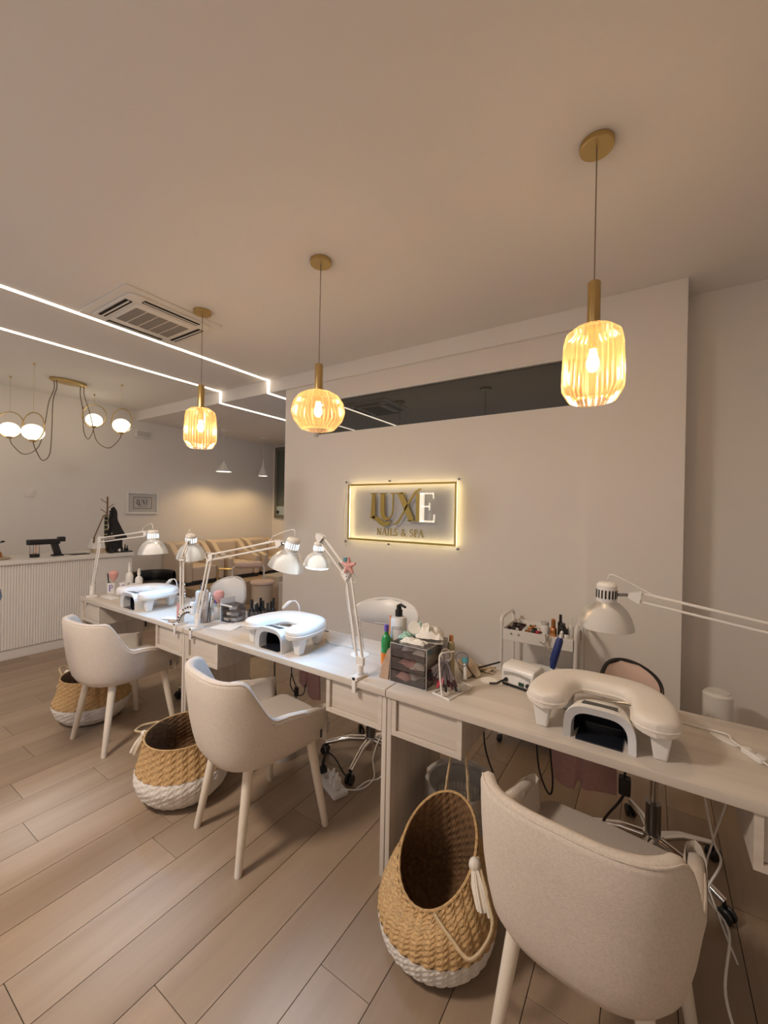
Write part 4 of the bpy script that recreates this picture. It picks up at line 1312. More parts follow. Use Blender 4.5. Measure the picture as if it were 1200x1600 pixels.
# ================================================================== padded arm rests and curing lamps
def make_rest(label, x, y, zb=0.828):
    t = thing('arm_rest', label, 'arm rest', (x, y, DZ), 0, 'padded manicure arm rests')
    hx, dy, hw = 0.150, 0.195, 0.062
    th = 0.054
    z0 = zb - DZ

    def cl(s):  # centre line, s 0..1, a rounded arch opening to the client
        ph = PI * s
        c_, s_ = math.cos(ph), math.sin(ph)
        return Vector((-hx * (abs(c_) ** 0.62) * (1 if c_ > 0 else -1), dy * abs(s_) ** 0.72, 0))

    def pt(u, v):
        # rounded ends
        e = 0.14
        s = min(max((u - e / 2) / (1 - e), 0), 1)
        p = cl(s)
        d = cl(min(s + .01, 1)) - cl(max(s - .01, 0))
        d = Vector((0, 1 if s < .5 else -1, 0)) if s <= 0 or s >= 1 else d.normalized()
        n = Vector((-d.y, d.x, 0))
        w = hw
        off = 0.0
        if u < e / 2:
            q = 1 - u / (e / 2)
            off, w = -hw * 0.95 * math.sin(q * PI / 2), hw * max(0.0008, math.cos(q * PI / 2))
        elif u > 1 - e / 2:
            q = (u - 1 + e / 2) / (e / 2)
            off, w = hw * 0.95 * math.sin(q * PI / 2), hw * max(0.0008, math.cos(q * PI / 2))
        ang = 2 * PI * v
        cx, cz = math.cos(ang), math.sin(ang)
        sx = abs(cx) ** 0.55 * (1 if cx > 0 else -1)
        sz = abs(cz) ** (0.75 if cz > 0 else 0.35) * (1 if cz > 0 else -1)
        zz = z0 + th * (0.34 + 0.66 * max(0, sz) * (0.55 + .45 * w / hw) + 0.34 * min(0, sz))
        return p + n * (w * sx) + d * off + Vector((0, 0, zz))
    MB().grid(pt, 72, 24, cv=True).build('pad', M['vinyl'], t, sharp=70)
    pip = []
    for k in range(96):
        u = k / 96
        if u < 0.5:
            a = pt(u * 2, 0.0)
        else:
            a = pt(2 - u * 2, 0.5)
        pip.append((a.x, a.y, z0 + th * .34))
    MB().tube(pip, 0.0035, 6, closed=True).build('piping', M['vinyl'], t)
    for lx, ly in ((-hx - .012, 0.0), (hx + .012, 0.0), (-0.115, 0.175), (0.115, 0.175)):
        MB().add([(lx + sx * a, ly + sy * a, zz) for a, zz in ((0.017, 0.0), (0.028, z0 + 0.004)) for sx, sy in ((-1, -1), (1, -1), (1, 1), (-1, 1))],
                 [(3, 2, 1, 0), (4, 5, 6, 7), (0, 1, 5, 4), (1, 2, 6, 5), (2, 3, 7, 6), (3, 0, 4, 7)]).build('leg', M['white'], t, bevel=0.008, seg=3)
    return t


make_rest('cream padded arm rest on the desk nearest the camera, over a white curing lamp', -0.127, 1.430)
make_rest('padded arm rest on the middle desk, bright under the cool lamp', -1.570, 1.430)
make_rest('padded arm rest on the far left desk, bright under the cool lamp', -2.965, 1.430)


def make_uv(label, x, y):
    t = thing('curing_lamp', label, 'nail lamp', (x, y, DZ), 0, 'white curing lamps under the arm rests')
    W_, H_, D_ = 0.100, 0.112, 0.165

    def arch(w, h, k=18):
        p = [(-w, 0.0)]
        for i in range(k + 1):
            a = PI - PI * i / k
            c_, s_ = math.cos(a), math.sin(a)
            p.append((w * abs(c_) ** .55 * (1 if c_ > 0 else -1), 0.012 + (h - 0.012) * abs(s_) ** .62))
        p.append((w, 0.0))
        return p
    out0, inn0 = arch(W_, H_), arch(W_ - 0.022, H_ - 0.026)
    n = len(out0)

    def ring(poly, y, s=1.0, dz=0.0):
        return [(px * s, y, pz * s + dz) for px, pz in poly]
    # shell: back to front outer skin, front lip, inner skin
    rows = [ring(out0, D_, .62), ring(out0, D_ * .94, .69), ring(out0, D_ * .5, .90), ring(out0, 0.012, 1.0), ring(out0, 0.0, .985)]
    m = MB()
    vs = [p for r_ in rows for p in r_]
    fs = []
    for a in range(len(rows) - 1):
        for i in range(n - 1):
            fs.append((a * n + i, a * n + i + 1, (a + 1) * n + i + 1, (a + 1) * n + i))
    fs.append(tuple(range(n)))
    m.add(vs, fs)
    m.build('shell', M['white'], t, sharp=45)
    lip = MB()
    a, b2 = ring(out0, 0.0, .985), ring(inn0, 0.010)
    c = ring(inn0, 0.055, .96)
    lip.add(a + b2 + c, [(i, i + 1, n + i + 1, n + i) for i in range(n - 1)] + [(n + i, n + i + 1, 2 * n + i + 1, 2 * n + i) for i in range(n - 1)])
    lip.build('front_lip', mat('pale_lip', (0.66, 0.66, 0.68), 0.3), t, sharp=50)
    tn = MB()
    c2, d2 = ring(inn0, 0.055, .96), ring(inn0, D_ * .9, .66)
    tn.add(c2 + d2, [(i, i + 1, n + i + 1, n + i) for i in range(n - 1)] + [tuple(n + i for i in range(n))])
    tn.build('dark_interior', M['darkin'], t)
    box(-W_ + .036, W_ - .036, 0.006, D_ * .8, 0.0, 0.004).build('base_plate', M['darkin'], t, bevel=0.001)
    MB().add([(-.050, .026, H_ * .975 - .0008), (.050, .026, H_ * .975 - .0008), (.047, .062, H_ * .925 - .001), (-.047, .062, H_ * .925 - .001),
              (-.050, .026, H_ * .975 + .0012), (.050, .026, H_ * .975 + .0012), (.047, .062, H_ * .925 + .0012), (-.047, .062, H_ * .925 + .0012)],
             [(3, 2, 1, 0), (4, 5, 6, 7), (0, 1, 5, 4), (1, 2, 6, 5), (2, 3, 7, 6), (3, 0, 4, 7)]).build('display', M['black'], t, sharp=0)
    return t


M['darkin'] = mat('dark_mirror_interior', (0.016, 0.018, 0.025), 0.15)
make_uv('white curing lamp with a dark mouth on the desk nearest the camera', -0.122, 1.392)
make_uv('white curing lamp under the arm rest of the middle desk', -1.575, 1.382)
make_uv('white curing lamp under the arm rest of the far left desk', -2.975, 1.376)

# fragments on top of the near curing lamp
t = thing('tweezers', 'thin dark tweezers lying across the back of the near curing lamp', 'tweezers', (-0.06, 1.50, DZ + 0.1005))
MB().tube([(-.04, .0, .0), (0, .001, .004), (.035, .004, .004)], [.0012, .0025, .003], 6).tube([(-.04, .0, .0), (0, .006, .004), (.035, .007, .004)], [.0012, .0025, .003], 6).build('blades', M['gunmetal'], t)

# slim pen lights clipped behind the arm rests
def make_pen(label, x, y, rz):
    t = thing('flash_cure_light', label, 'light', (x, y, DZ), rz, 'goose-neck pen lights')
    MB().lathe([(0.001, 0), (0.035, 0), (0.035, 0.010), (0.03, 0.014), (0.001, 0.014)], 24).build('base', M['white'], t)
    MB().tube(spline([(0, 0, .012), (0.015, 0, .06), (0.012, 0, .12), (-.015, 0, .150), (-.045, 0, .142)], 8), 0.0042, 8).build('goose_neck', M['white'], t)
    MB().tube([(-.04, 0, .147), (-.06, 0, .135), (-.095, 0, .105), (-.105, 0, .097)], [.006, .0125, .0125, .008], 12).build('head', M['white'], t)
    return t


make_pen('white goose-neck pen light behind the far left arm rest', -3.02, 1.74, R(10))
make_pen('white goose-neck pen light behind the middle arm rest', -1.76, 1.765, R(10))


# ================================================================== technician swivel chairs behind the desks
def make_tech(label, x, y, rz, back_m, seat_m, rim_m, base_rot, bz=0.77, bw=0.215, bh=0.10, arch=0.0, by=0.36, oval=1.0):
    t = thing('swivel_chair', label, 'chair', (x, y, 0), rz, 'technician swivel chairs')
    MB().tube([(0, 0, 0.06), (0, 0, 0.25), (0, 0, 0.2501)], [0.030, 0.028, 0.028], 20).build('column_sleeve', M['gunmetal'], t)
    MB().tube([(0, 0, 0.25), (0, 0, 0.44)], 0.016, 16).build('gas_lift', M['chrome'], t)
    MB().lathe([(0.001, 0.44), (0.12, 0.44), (0.20, 0.455), (0.215, 0.485), (0.19, 0.515), (0.1, 0.525), (0.001, 0.527)], 40).build('seat', seat_m, t)

    def bp(u, v, off=0.0):
        a = (u - .5) * 2
        w = bw * (1 - 0.02 * v)
        b_ = (v - .5) * 2
        # superellipse disc mapped to a curved pad
        rr = 1
        x_ = a * w * math.sqrt(max(0, 1 - abs(b_) ** 2.6))
        z_ = bz + bh * b_ + arch * (1 - a * a) * .0
        bulge = 0.03 * (1 - a * a) * (1 - b_ * b_)
        return Vector((x_, by - 0.10 * (x_ / bw) ** 2 + off * 1.0 - bulge * (1 if off <= 0 else -.5), z_))
    pad = MB().grid(lambda u, v: bp(u, v, 0.0), 28, 20)
    pad.grid(lambda u, v: bp(u, v, 0.022), 28, 20, flip=True)
    pad.build('backrest', back_m, t, sharp=60)
    edge = []
    for k in range(60):
        ph = 2 * PI * k / 60
        b_ = math.sin(ph)
        xx = bw * math.sqrt(max(0, 1 - abs(b_) ** 2.6)) * (1 if math.cos(ph) > 0 else -1)
        edge.append((xx, by - 0.10 * (xx / bw) ** 2 + 0.012, bz + bh * b_))
    MB().tube(edge, 0.010, 8, closed=True).build('back_rim', rim_m, t)
    MB().tube(spline([(0, 0.06, 0.445), (0, 0.22, 0.445), (0, by - .03, 0.50), (0, by + 0.02, 0.62), (0, by + .02, bz)], 6), [0.011] * 25, 10).build('back_stem', M['chrome'], t)
    MB().lathe([(0.001, 0.055), (0.042, 0.055), (0.045, 0.075), (0.036, 0.125), (0.001, 0.125)], 24).build('hub', M['chrome'], t)
    for k in range(5):
        a = R(base_rot + 72 * k)
        c_, s_ = math.cos(a), math.sin(a)
        MB().tube([(0.03 * c_, 0.03 * s_, 0.105), (0.12 * c_, 0.12 * s_, 0.105), (0.20 * c_, 0.20 * s_, 0.085), (0.265 * c_, 0.265 * s_, 0.068)], [0.019, 0.0165, 0.0145, 0.0125], 12).build('base_arm', M['chrome'], t)
        cs = MB()
        px, py = 0.262 * c_, 0.262 * s_
        for q in (-1, 1):
            ox, oy = -s_ * 0.013 * q, c_ * 0.013 * q
            wl = MB()
            wl.T = Matrix.Translation((px + ox + c_ * .008, py + oy + s_ * .008, 0.026)) @ Vector((-s_, c_, 0)).to_track_quat('Z', 'Y').to_matrix().to_4x4()
            wl.lathe([(0.001, -.008), (0.022, -.008), (0.026, -.004), (0.026, .004), (0.022, .008), (0.001, .008)], 20)
            cs.add(wl.v, wl.f)
        cs.tube([(px, py, 0.026), (px, py, 0.07)], 0.0065, 8)
        cs.build('caster', M['black'], t)
    return t


make_tech('swivel chair with a white wing-shaped back and chrome base, behind the middle desk', -1.362, 1.985, R(12), M['white'], M['white'], M['whitem'], 197, bz=0.785, bw=0.215, bh=0.085, by=0.30)
make_tech('swivel chair with a blush rounded back and dark rim, behind the desk nearest the camera', 0.03, 2.06, R(31), M['pink_vinyl'], M['pink_vinyl'], M['blackm'], 150, bz=0.63, bw=0.14, bh=0.115, by=0.27)
make_tech('swivel chair with a white oval back, behind the far left desk', -2.95, 2.02, R(20), M['white'], M['white'], M['lgrey'], 100, bz=0.725, bw=0.165, bh=0.12, by=0.28)

# ================================================================== white trolley by the partition
tr = thing('trolley', 'white tiered trolley loaded with small bottles, against the partition', 'trolley', (-0.565, 2.72, 0))
TW, TD = 0.205, 0.15
for z in (0.10, 0.37, 0.655):
    f = MB().box(-TW + .004, TW - .004, -TD + .004, TD - .004, z + .040, z + 0.044)
    f.box(-TW, TW, -TD, -TD + .004, z, z + 0.07).box(-TW, TW, TD - .004, TD, z, z + 0.07).box(-TW, -TW + .004, -TD, TD, z, z + 0.07).box(TW - .004, TW, -TD, TD, z, z + 0.07)
    f.build('tray', M['whitem'], tr, bevel=0.0015, seg=1)
for sx in (-1, 1):
    for sy in (-1, 1):
        MB().tube([(sx * (TW + .010), sy * (TD - .015), 0.05), (sx * (TW + .010), sy * (TD - .015), 0.745)], 0.0105, 10).build('post', M['whitem'], tr)
        o = MB().lathe([(0.001, -.012), (0.02, -.012), (0.023, -.006), (0.023, .006), (0.02, .012), (0.001, .012)], 18).build('caster', M['black'], tr)
        o.rotation_euler = (0, R(90), 0)
        o.location = (sx * (TW + .010), sy * (TD - .015), 0.0235)
    MB().tube(spline([(sx * (TW + .010), -(TD - .015), 0.74), (sx * (TW + .012), -(TD - .02), 0.775), (sx * (TW + .012), -.08, 0.79), (sx * (TW + .012), .08, 0.79), (sx * (TW + .012), TD - .02, 0.775), (sx * (TW + .010), TD - .015, 0.74)], 6), 0.0115, 10).build('handle', M['whitem'], tr)
for k in range(2):
    o = MB().lathe([(0.001, 0), (0.006, 0), (0.006, .004), (0.001, .005)], 12).build('screw_hole', M['grey'], tr)
    o.rotation_euler = (R(90), 0, 0)
    o.location = (-0.15 + .045 * k, -TD - .0005, 0.70)
TZ = 0.699


def bottle(label, name, cat, loc, r, h, m, capm, cap_r=.6, cap_h=.35, group=None, n=18):
    t = thing(name, label, cat, loc, 0, group)
    MB().lathe([(0.001, 0), (r * .92, 0), (r, r * .15), (r, h * .82), (r * .85, h * .92), (r * .45, h * .98), (r * .42, h), (0.001, h)], n).build('body', m, t)
    MB().lathe([(0.001, h), (r * cap_r, h), (r * cap_r * .92, h * (1 + cap_h)), (0.001, h * (1 + cap_h))], n).build('cap', capm, t)
    return t


TG = 'bottles on the trolley'
bx, by = -0.565, 2.72
for lab, dx, dy, r, h, m, c, cr, chh in (
        ('clear bottle with copper top standing on the trolley', .075, -.04, .021, .055, 'copper', 'copper', .62, .9),
        ('white squat jar left of the copper bottle on the trolley', .022, -.02, .028, .062, 'white', 'lgrey', .9, .2),
        ('tall black bottle behind the copper one on the trolley', .105, .02, .016, .085, 'black', 'black', .55, .45),
        ('thick black bottle at the right of the trolley tray', .13, -.05, .022, .075, 'black', 'dark', .7, .2),
        ('white dropper bottle at the right end of the trolley tray', .17, -.01, .018, .075, 'white', 'white', .35, .7),
        ('small white bottle at the front right of the trolley tray', .16, -.10, .014, .04, 'white', 'black', .6, .8)):
    bottle(lab, 'small_bottle', 'bottle', (bx + dx, by + dy, TZ), r, h, M[m], M[c], cr, chh, TG)
rq = random.Random(11)
for k in range(26):
    dx, dy = -0.18 + 0.185 * rq.random(), -0.115 + 0.22 * rq.random()
    t = thing('polish_bottle', 'tiny dark polish bottle in the jumble at the left of the trolley tray', 'bottle', (bx - 0.178 + (k % 7) * .028, by - .12 + (k // 7) * .062, TZ + 0.0105), rq.uniform(0, PI), 'polish bottles in the trolley jumble')
    mm = M[['wine', 'black', 'wine', 'paper', 'copper', 'black', 'redp'][k % 7]]
    MB().tube([(-.018, 0, 0.0), (.002, 0, 0.0)], 0.0105, 10).build('body', mm, t)
    MB().tube([(.002, 0, 0.0), (.026, 0, 0.0)], [.006, .0052], 8).build('cap', M[['black', 'black', 'paper'][k % 3]], t)
# pliers hanging over the edge
t = thing('nippers', 'steel nippers hanging over the front rim of the trolley tray', 'nippers', (-0.50, 2.548, 0.70))
MB().tube(spline([(-.01, .0, .035), (0, -.002, .0), (.012, -.004, -.05), (.03, -.004, -.085)], 5), .0042, 6).tube(spline([(.012, .0, .035), (0, -.004, .0), (-.02, -.004, -.02), (-.038, -.003, -.01)], 5), .0038, 6).build('handles', M['chrome'], t)
MB().tube([(-.002, -.001, .0), (-.006, 0, .04)], [.007, .003], 8).build('jaws', M['chrome'], t)

# ================================================================== things on the near desk
# electric file machine, its blue handpiece
t = thing('nail_drill_machine', 'white nail drill machine with vents and black sockets, on the near desk', 'machine', (-0.425, 1.705, DZ), R(-12))
dp = [(-.05, 0.01), (-.05, .070), (-.038, .082), (.03, .085), (.05, .075), (.055, .01)]
o = MB().prism(dp, -0.068, 0.068).build('case', M['white'], t, bevel=0.008, seg=3)
o.rotation_euler = (R(90), 0, R(90))
box(-.065, .065, -.048, .052, 0.0, .011).build('base', M['black'], t, bevel=0.002)
v = MB()
for k in range(22):
    x = -.055 + k * .0052
    hh = .010 * (1 - (k / 10.5 - 1) ** 2)
    v.box(x - .0012, x + .0012, -.0515, -.0495, .040 + hh, .056 + hh * .6)
v.build('vent_slots', M['grey'], t, sharp=0)
for x, r in ((-.045, .008), (.047, .008)):
    o = MB().lathe([(0.001, 0), (r, 0), (r, .008), (r * .5, .009), (0.001, .009)], 16).build('socket', M['black'], t)
    o.rotation_euler = (R(90), 0, 0)
    o.location = (x, -.0495, .026)
box(.008, .030, -.053, -.049, .016, .030).build('rocker_switch', mat('dark_green_switch', (.01, .05, .03), .4), t, bevel=0.001)
MB().tube(spline([(-.045, -.058, .026), (-.055, -.075, .022), (-.068, -.085, .012), (-.095, -.095, .006)], 6), .0042, 8).build('plug', M['black'], t)
t = thing('drill_handpiece', 'dark blue drill handpiece with a steel tip, leaning behind the machine', 'tool', (-0.325, 1.775, DZ + .075), R(10))
MB().tube([(0, 0, -.004), (.004, 0, .03), (.024, 0, .11), (.028, 0, .125)], [.010, .0155, .0145, .009], 16).build('grip', M['blue'], t)
MB().tube([(.028, 0, .124), (.033, 0, .148), (.0345, 0, .153)], [.009, .006, .003], 12).build('collet', M['chrome'], t)
MB().tube([(0, 0, -.004), (-.004, 0, -.03), (-.006, 0, -.07)], [.008, .007, .006], 10).build('holder', M['white'], t)
t = thing('paper_disc', 'round white paper disc lying left of the drill machine', 'disc', (-0.555, 1.672, DZ))
MB().lathe([(0.001, 0), (.034, 0), (.034, .0015), (0.001, .0018)], 32).build('disc', M['paper'], t)

# drawer box
db = thing('clear_drawer_box', 'smoky clear acrylic drawer box with pink things inside, on the desk joint', 'box', (-0.805, 1.525, DZ))
bw_, bd_, bh_ = 0.083, 0.098, 0.16
fm = MB()
e = .003
fm.box(-bw_, bw_, -bd_, bd_, 0, e).box(-bw_, bw_, -bd_, bd_, bh_ - e, bh_).box(-bw_, -bw_ + e, -bd_, bd_, e, bh_ - e).box(bw_ - e, bw_, -bd_, bd_, e, bh_ - e).box(-bw_ + e, bw_ - e, bd_ - e, bd_, e, bh_ - e)
fm.box(-bw_ + e, bw_ - e, -bd_ + .004, bd_ - e, .052, .055).box(-bw_ + e, bw_ - e, -bd_ + .004, bd_ - e, .104, .107)
fm.build('carcass', M['clear'], db, sharp=0)
eg = MB()
for z in (0.001, bh_ - .001):
    eg.tube([(-bw_, -bd_, z), (bw_, -bd_, z), (bw_, bd_, z), (-bw_, bd_, z)], .0016, 4, closed=True)
for x in (-bw_, bw_):
    for y in (-bd_, bd_):
        eg.tube([(x, y, 0), (x, y, bh_)], .0016, 4)
eg.build('edges', M['lgrey'], db)
for k, z in enumerate((.004, .056, .108)):
    d = MB().box(-bw_ + .006, bw_ - .006, -bd_ - .002, -bd_ + .002, z, z + .046).box(-bw_ + .006, bw_ - .006, -bd_ + .002, bd_ - .01, z, z + .003)
    d.box(-bw_ + .006, -bw_ + .009, -bd_, bd_ - .01, z, z + .04).box(bw_ - .009, bw_ - .006, -bd_, bd_ - .01, z, z + .04)
    dd = d.build('drawer', M['clear'], db, sharp=0)
for k in range(9):
    z = .010 if k < 3 else (.062 if k < 7 else .113)
    t = thing('pink_packet', ['flat sachet in the bottom drawer of the clear box', 'pink sachet in the middle drawer of the clear box', 'dark sachet in the top drawer of the clear box'][0 if k < 3 else (1 if k < 7 else 2)], 'packet', (-.84 + .022 * (k % 4), 1.465 + .022 * (k % 3), DZ + z), rq.uniform(-.5, .5), 'sachets in the clear drawers')
    b = MB().grid(lambda u, v: ((u - .5) * .07, (v - .5) * .05, .004 + .030 * math.sin(PI * u) * math.sin(PI * v)), 8, 6)
    b.grid(lambda u, v: ((u - .5) * .07, (v - .5) * .05, .004 - .006 * math.sin(PI * u) * math.sin(PI * v)), 8, 6, flip=True)
    b.build('sachet', M[['pinkp', 'pink', 'pinkp', 'paper'][k % 4]] if 3 <= k < 7 else M[['pinkp', 'paper', 'lgrey'][k % 3]], t)
# on top of the drawer box
TB = DZ + bh_
def crumple(name, lab, cat, loc, w, d, h, m, seed, rz=0.0, group=None):
    rr = random.Random(seed)
    g = [[rr.uniform(-1, 1) for _ in range(9)] for _ in range(9)]
    def f(u, v):
        return ((u - .5) * w * (1 + .1 * g[int(v * 8)][int(u * 8)]), (v - .5) * d * (1 + .12 * g[int(u * 8)][int(v * 8)]),
                h * (.25 + .75 * max(0, 1 - (2 * u - 1) ** 4) * max(0, 1 - (2 * v - 1) ** 4) * (0.62 + .38 * g[int(u * 8)][int(v * 8)])))
    b = MB().grid(f, 8, 8)
    b.grid(lambda u, v: (f(u, v)[0], f(u, v)[1], 0.0), 8, 8, flip=True)
    o = b.build(name, m, None, sharp=25)
    o.location = loc
    o.rotation_euler = (0, 0, rz)
    return tag(o, lab, cat, group)


crumple('paper_napkin', 'white crumpled napkin with faint print on the clear drawer box', 'napkin', (-.772, 1.555, TB), .115, .10, .070, M['paper'], 4, .3)
crumple('mint_wrapper', 'mint green wrapper at the left of the pile on the clear drawer box', 'wrapper', (-.862, 1.505, TB), .05, .05, .03, M['mint'], 8)
crumple('mint_wrapper', 'mint green wrapper at the back of the pile on the clear drawer box', 'wrapper', (-.845, 1.59, TB), .05, .05, .062, M['mint'], 9)
crumple('white_pad_heap', 'heap of white pads at the front of the clear drawer box', 'pads', (-.80, 1.465, TB), .11, .05, .026, M['paper'], 14)
t = thing('cotton_disc', 'round cream disc standing tilted on the clear drawer box', 'disc', (-.838, 1.535, TB + .043), R(20))
d = MB()
d.T = Matrix.Rotation(R(68), 4, 'X') @ Matrix.Rotation(R(12), 4, 'Y')
d.lathe([(0.001, 0), (.026, 0), (.027, .003), (.026, .006), (0.001, .006)], 28)
d.build('disc', M['paper'], t)
t = thing('gold_bottle', 'small golden bottle behind the napkin pile, right of the clear drawer box', 'bottle', (-.695, 1.60, DZ))
MB().lathe([(0.001, 0), (.016, 0), (.016, .13), (.013, .152), (.008, .157), (0.001, .157)], 20).build('body', mat('olive_gold', (.40, .33, .19), .3), t)
MB().lathe([(0.001, .157), (.009, .157), (.009, .182), (0.001, .182)], 16).build('cap', M['copper'], t)

t = thing('lotion_bottle', 'white pump lotion bottle with black pump, behind the clear drawer box', 'bottle', (-.975, 1.635, DZ))
MB().lathe([(0.001, 0), (.036, 0), (.038, .004), (.038, .198), (.034, .208), (.014, .212), (0.001, .212)], 32).build('body', M['white'], t)
MB().lathe([(0.001, .212), (.017, .212), (.017, .240), (.012, .244), (.011, .262), (0.001, .262)], 20).tube([(0, 0, .262), (.015, -.008, .268), (.045, -.02, .262)], .006, 8).build('pump', M['black'], t)
b = MB()
for r_, s in enumerate(('LOTION', 'CARE')):
    pass
wd, W = word('COCO', .013, .1)
for cchar, x in wd:
    for pts, wdt in GLY[cchar][1]:
        one = MB()
        stroke_prism(one, [(p[0] * .013 + x, p[1] * .013) for p in pts], wdt * .015, 0, .0008)
        b.add([(.0383 * math.sin((v.x - W / 2) / .0383 + .35) * (1 + v.z * 20), -.0383 * math.cos((v.x - W / 2) / .0383 + .35) * (1 + v.z * 20), .158 + v.y) for v in one.v], one.f)
b.build('printed_word', inkm, t, sharp=0)
t = thing('green_bottle', 'green bottle with orange liquid, left of the white lotion bottle', 'bottle', (-1.005, 1.578, DZ))
MB().lathe([(0.001, 0), (.022, 0), (.024, .004), (.024, .055), (0.001, .055)], 24).build('orange_base', M['orange'], t)
MB().lathe([(0.001, .055), (.024, .055), (.024, .105), (.018, .128), (.010, .135), (.010, .15), (0.001, .15)], 24).build('green_top', M['green'], t)
MB().lathe([(0.001, .15), (.011, .15), (.011, .178), (0.001, .178)], 16).build('cap', M['purple'], t)
t = thing('orange_stick', 'thin orange stick poking up beside the lotion bottle', 'stick', (-1.04, 1.66, DZ))
MB().tube([(0, 0, 0), (.004, 0, .20)], .0035, 8).build('stick', M['orange'], t)
t = thing('paper_bag', 'folded brown paper bag leaning on the left of the clear drawer box', 'bag', (-.925, 1.478, DZ), R(8))
MB().add([(-.025, -.045, 0), (.018, -.05, 0), (.02, .05, 0), (-.025, .05, 0), (.012, -.042, .125), (.026, -.045, .128), (.026, .042, .12), (.012, .045, .115), (-.012, -.046, .06), (-.012, .05, .06)],
         [(3, 2, 1, 0), (0, 8, 9, 3), (8, 4, 7, 9), (4, 5, 6, 7), (0, 1, 5, 4, 8), (1, 2, 6, 5), (2, 3, 9, 7, 6)]).build('bag', M['kraft'], t, sharp=10)

# swatch stand
st = thing('swatch_stand', 'white wire stand holding a fan of nail colour tips, on the near desk', 'stand', (-.645, 1.47, DZ))
MB().tube([(-.045, -.045, .003), (.03, -.065, .003), (.06, .10, .003), (-.015, .115, .003)], .0032, 8, closed=True).tube(spline([(-.002, -.056, .003), (-.014, -.052, .08), (-.020, -.045, .148), (-.010, -.02, .158), (.010, .02, .155)], 6), .0035, 8).build('wire_frame', M['whitem'], st)
MB().add([(.02, .03, .004), (.05, .025, .004), (.055, .075, .004), (.025, .08, .004), (.035, .03, .018), (.05, .03, .006), (.055, .07, .006), (.04, .075, .018)],
         [(3, 2, 1, 0), (4, 5, 6, 7), (0, 1, 5, 4), (1, 2, 6, 5), (2, 3, 7, 6), (3, 0, 4, 7)]).build('wedge', M['lgrey'], st, bevel=0.001)
fan = thing('nail_tip_fan', 'fan of clear nail tips with wine and pink ends, hung on the wire stand', 'nail tips', (-.650, 1.452, DZ + .15))
MB().tube([(.022 * math.cos(2 * PI * k / 24), 0.0, .0 + .022 * math.sin(2 * PI * k / 24)) for k in range(24)], .0022, 6, closed=True).build('ring', M['chrome'], fan)
o = MB().lathe([(0.001, 0), (.021, 0), (.021, .003), (0.001, .003)], 24).build('disc', M['clear'], fan)
o.rotation_euler = (R(80), 0, 0)
o.location = (0, -.006, -.01)
for k in range(13):
    a = R(-100 + (k - 6) * 6.0) + PI * 0
    dx, dz = math.cos(a), math.sin(a)
    yo = -.004 + .0035 * (k % 4) - .004 * (k > 6)
    L0, L1, L2 = .012, .082 + .008 * ((k * 7) % 3), .108 + .010 * ((k * 7) % 3)
    px_, pz_ = -dz * .006, dx * .006
    def strip(l0, l1, w0, w1, th=.0012):
        return MB().add([(dx * l0 + px_ * w0, yo + s * th, dz * l0 + pz_ * w0 - .012) for s in (-1, 1)] + [(dx * l0 - px_ * w0, yo + s * th, dz * l0 - pz_ * w0 - .012) for s in (-1, 1)]
                        + [(dx * l1 + px_ * w1, yo + s * th, dz * l1 + pz_ * w1 - .012) for s in (-1, 1)] + [(dx * l1 - px_ * w1, yo + s * th, dz * l1 - pz_ * w1 - .012) for s in (-1, 1)],
                        [(0, 1, 3, 2), (4, 6, 7, 5), (0, 4, 5, 1), (2, 3, 7, 6), (0, 2, 6, 4), (1, 5, 7, 3)])
    tp = strip(L0, L1, .35, .95).build('nail_tip', M['swatch'], fan, sharp=0)
    strip(L1, L2, .95, .75).build('painted_end', M[['wine', 'black', 'wine', 'black', 'wine', 'redp', 'pink', 'wine', 'black', 'wine', 'wine', 'black', 'wine'][k]], tp, sharp=0)
t = thing('ring_pendant', 'thin dark blue ring hooked on top of the wire stand', 'ring', (-.605, 1.50, DZ + .128))
MB().tube([(.026 * math.cos(2 * PI * k / 28), .004 * math.sin(4 * PI * k / 28), .026 * math.sin(2 * PI * k / 28)) for k in range(28)], .0016, 6, closed=True).build('ring', mat('slate_blue', (.06, .10, .18), .4), t)

t = thing('dust_brush', 'white brush with a turquoise neck lying against the wooden blocks', 'brush', (-.63, 1.60, DZ))
MB().tube([(0, 0, .01), (-.01, .02, .07)], [.008, .006], 10).build('handle', M['white'], t)
MB().tube([(-.01, .02, .07), (-.013, .027, .09)], [.012, .014], 10).build('neck', mat('turquoise', (.1, .38, .46), .5), t)
for k, (dx, dy, rz) in enumerate(((-.655, 1.672, .5), (-.625, 1.70, .5))):
    t = thing('file_block', 'pale buffer block leaning behind the nail tip fan' if k == 0 else 'dark-edged buffer block leaning on the pale one', 'block', (dx, dy, DZ), rz, 'buffer blocks on the near desk')
    b = MB()
    b.T = Matrix.Rotation(R(-38), 4, 'Y') @ Matrix.Translation((.0, 0, .0))
    b.box(0, .026, -.042, .042, 0, .055)
    b.build('block', M['bone'], t, bevel=0.003)
    b = MB()
    b.T = Matrix.Rotation(R(-38), 4, 'Y')
    b.box(-.003, 0, -.040, .040, .002, .053)
    b.build('grit_face', mat('brown_grit', (.20, .12, .09), .9), t, sharp=0)
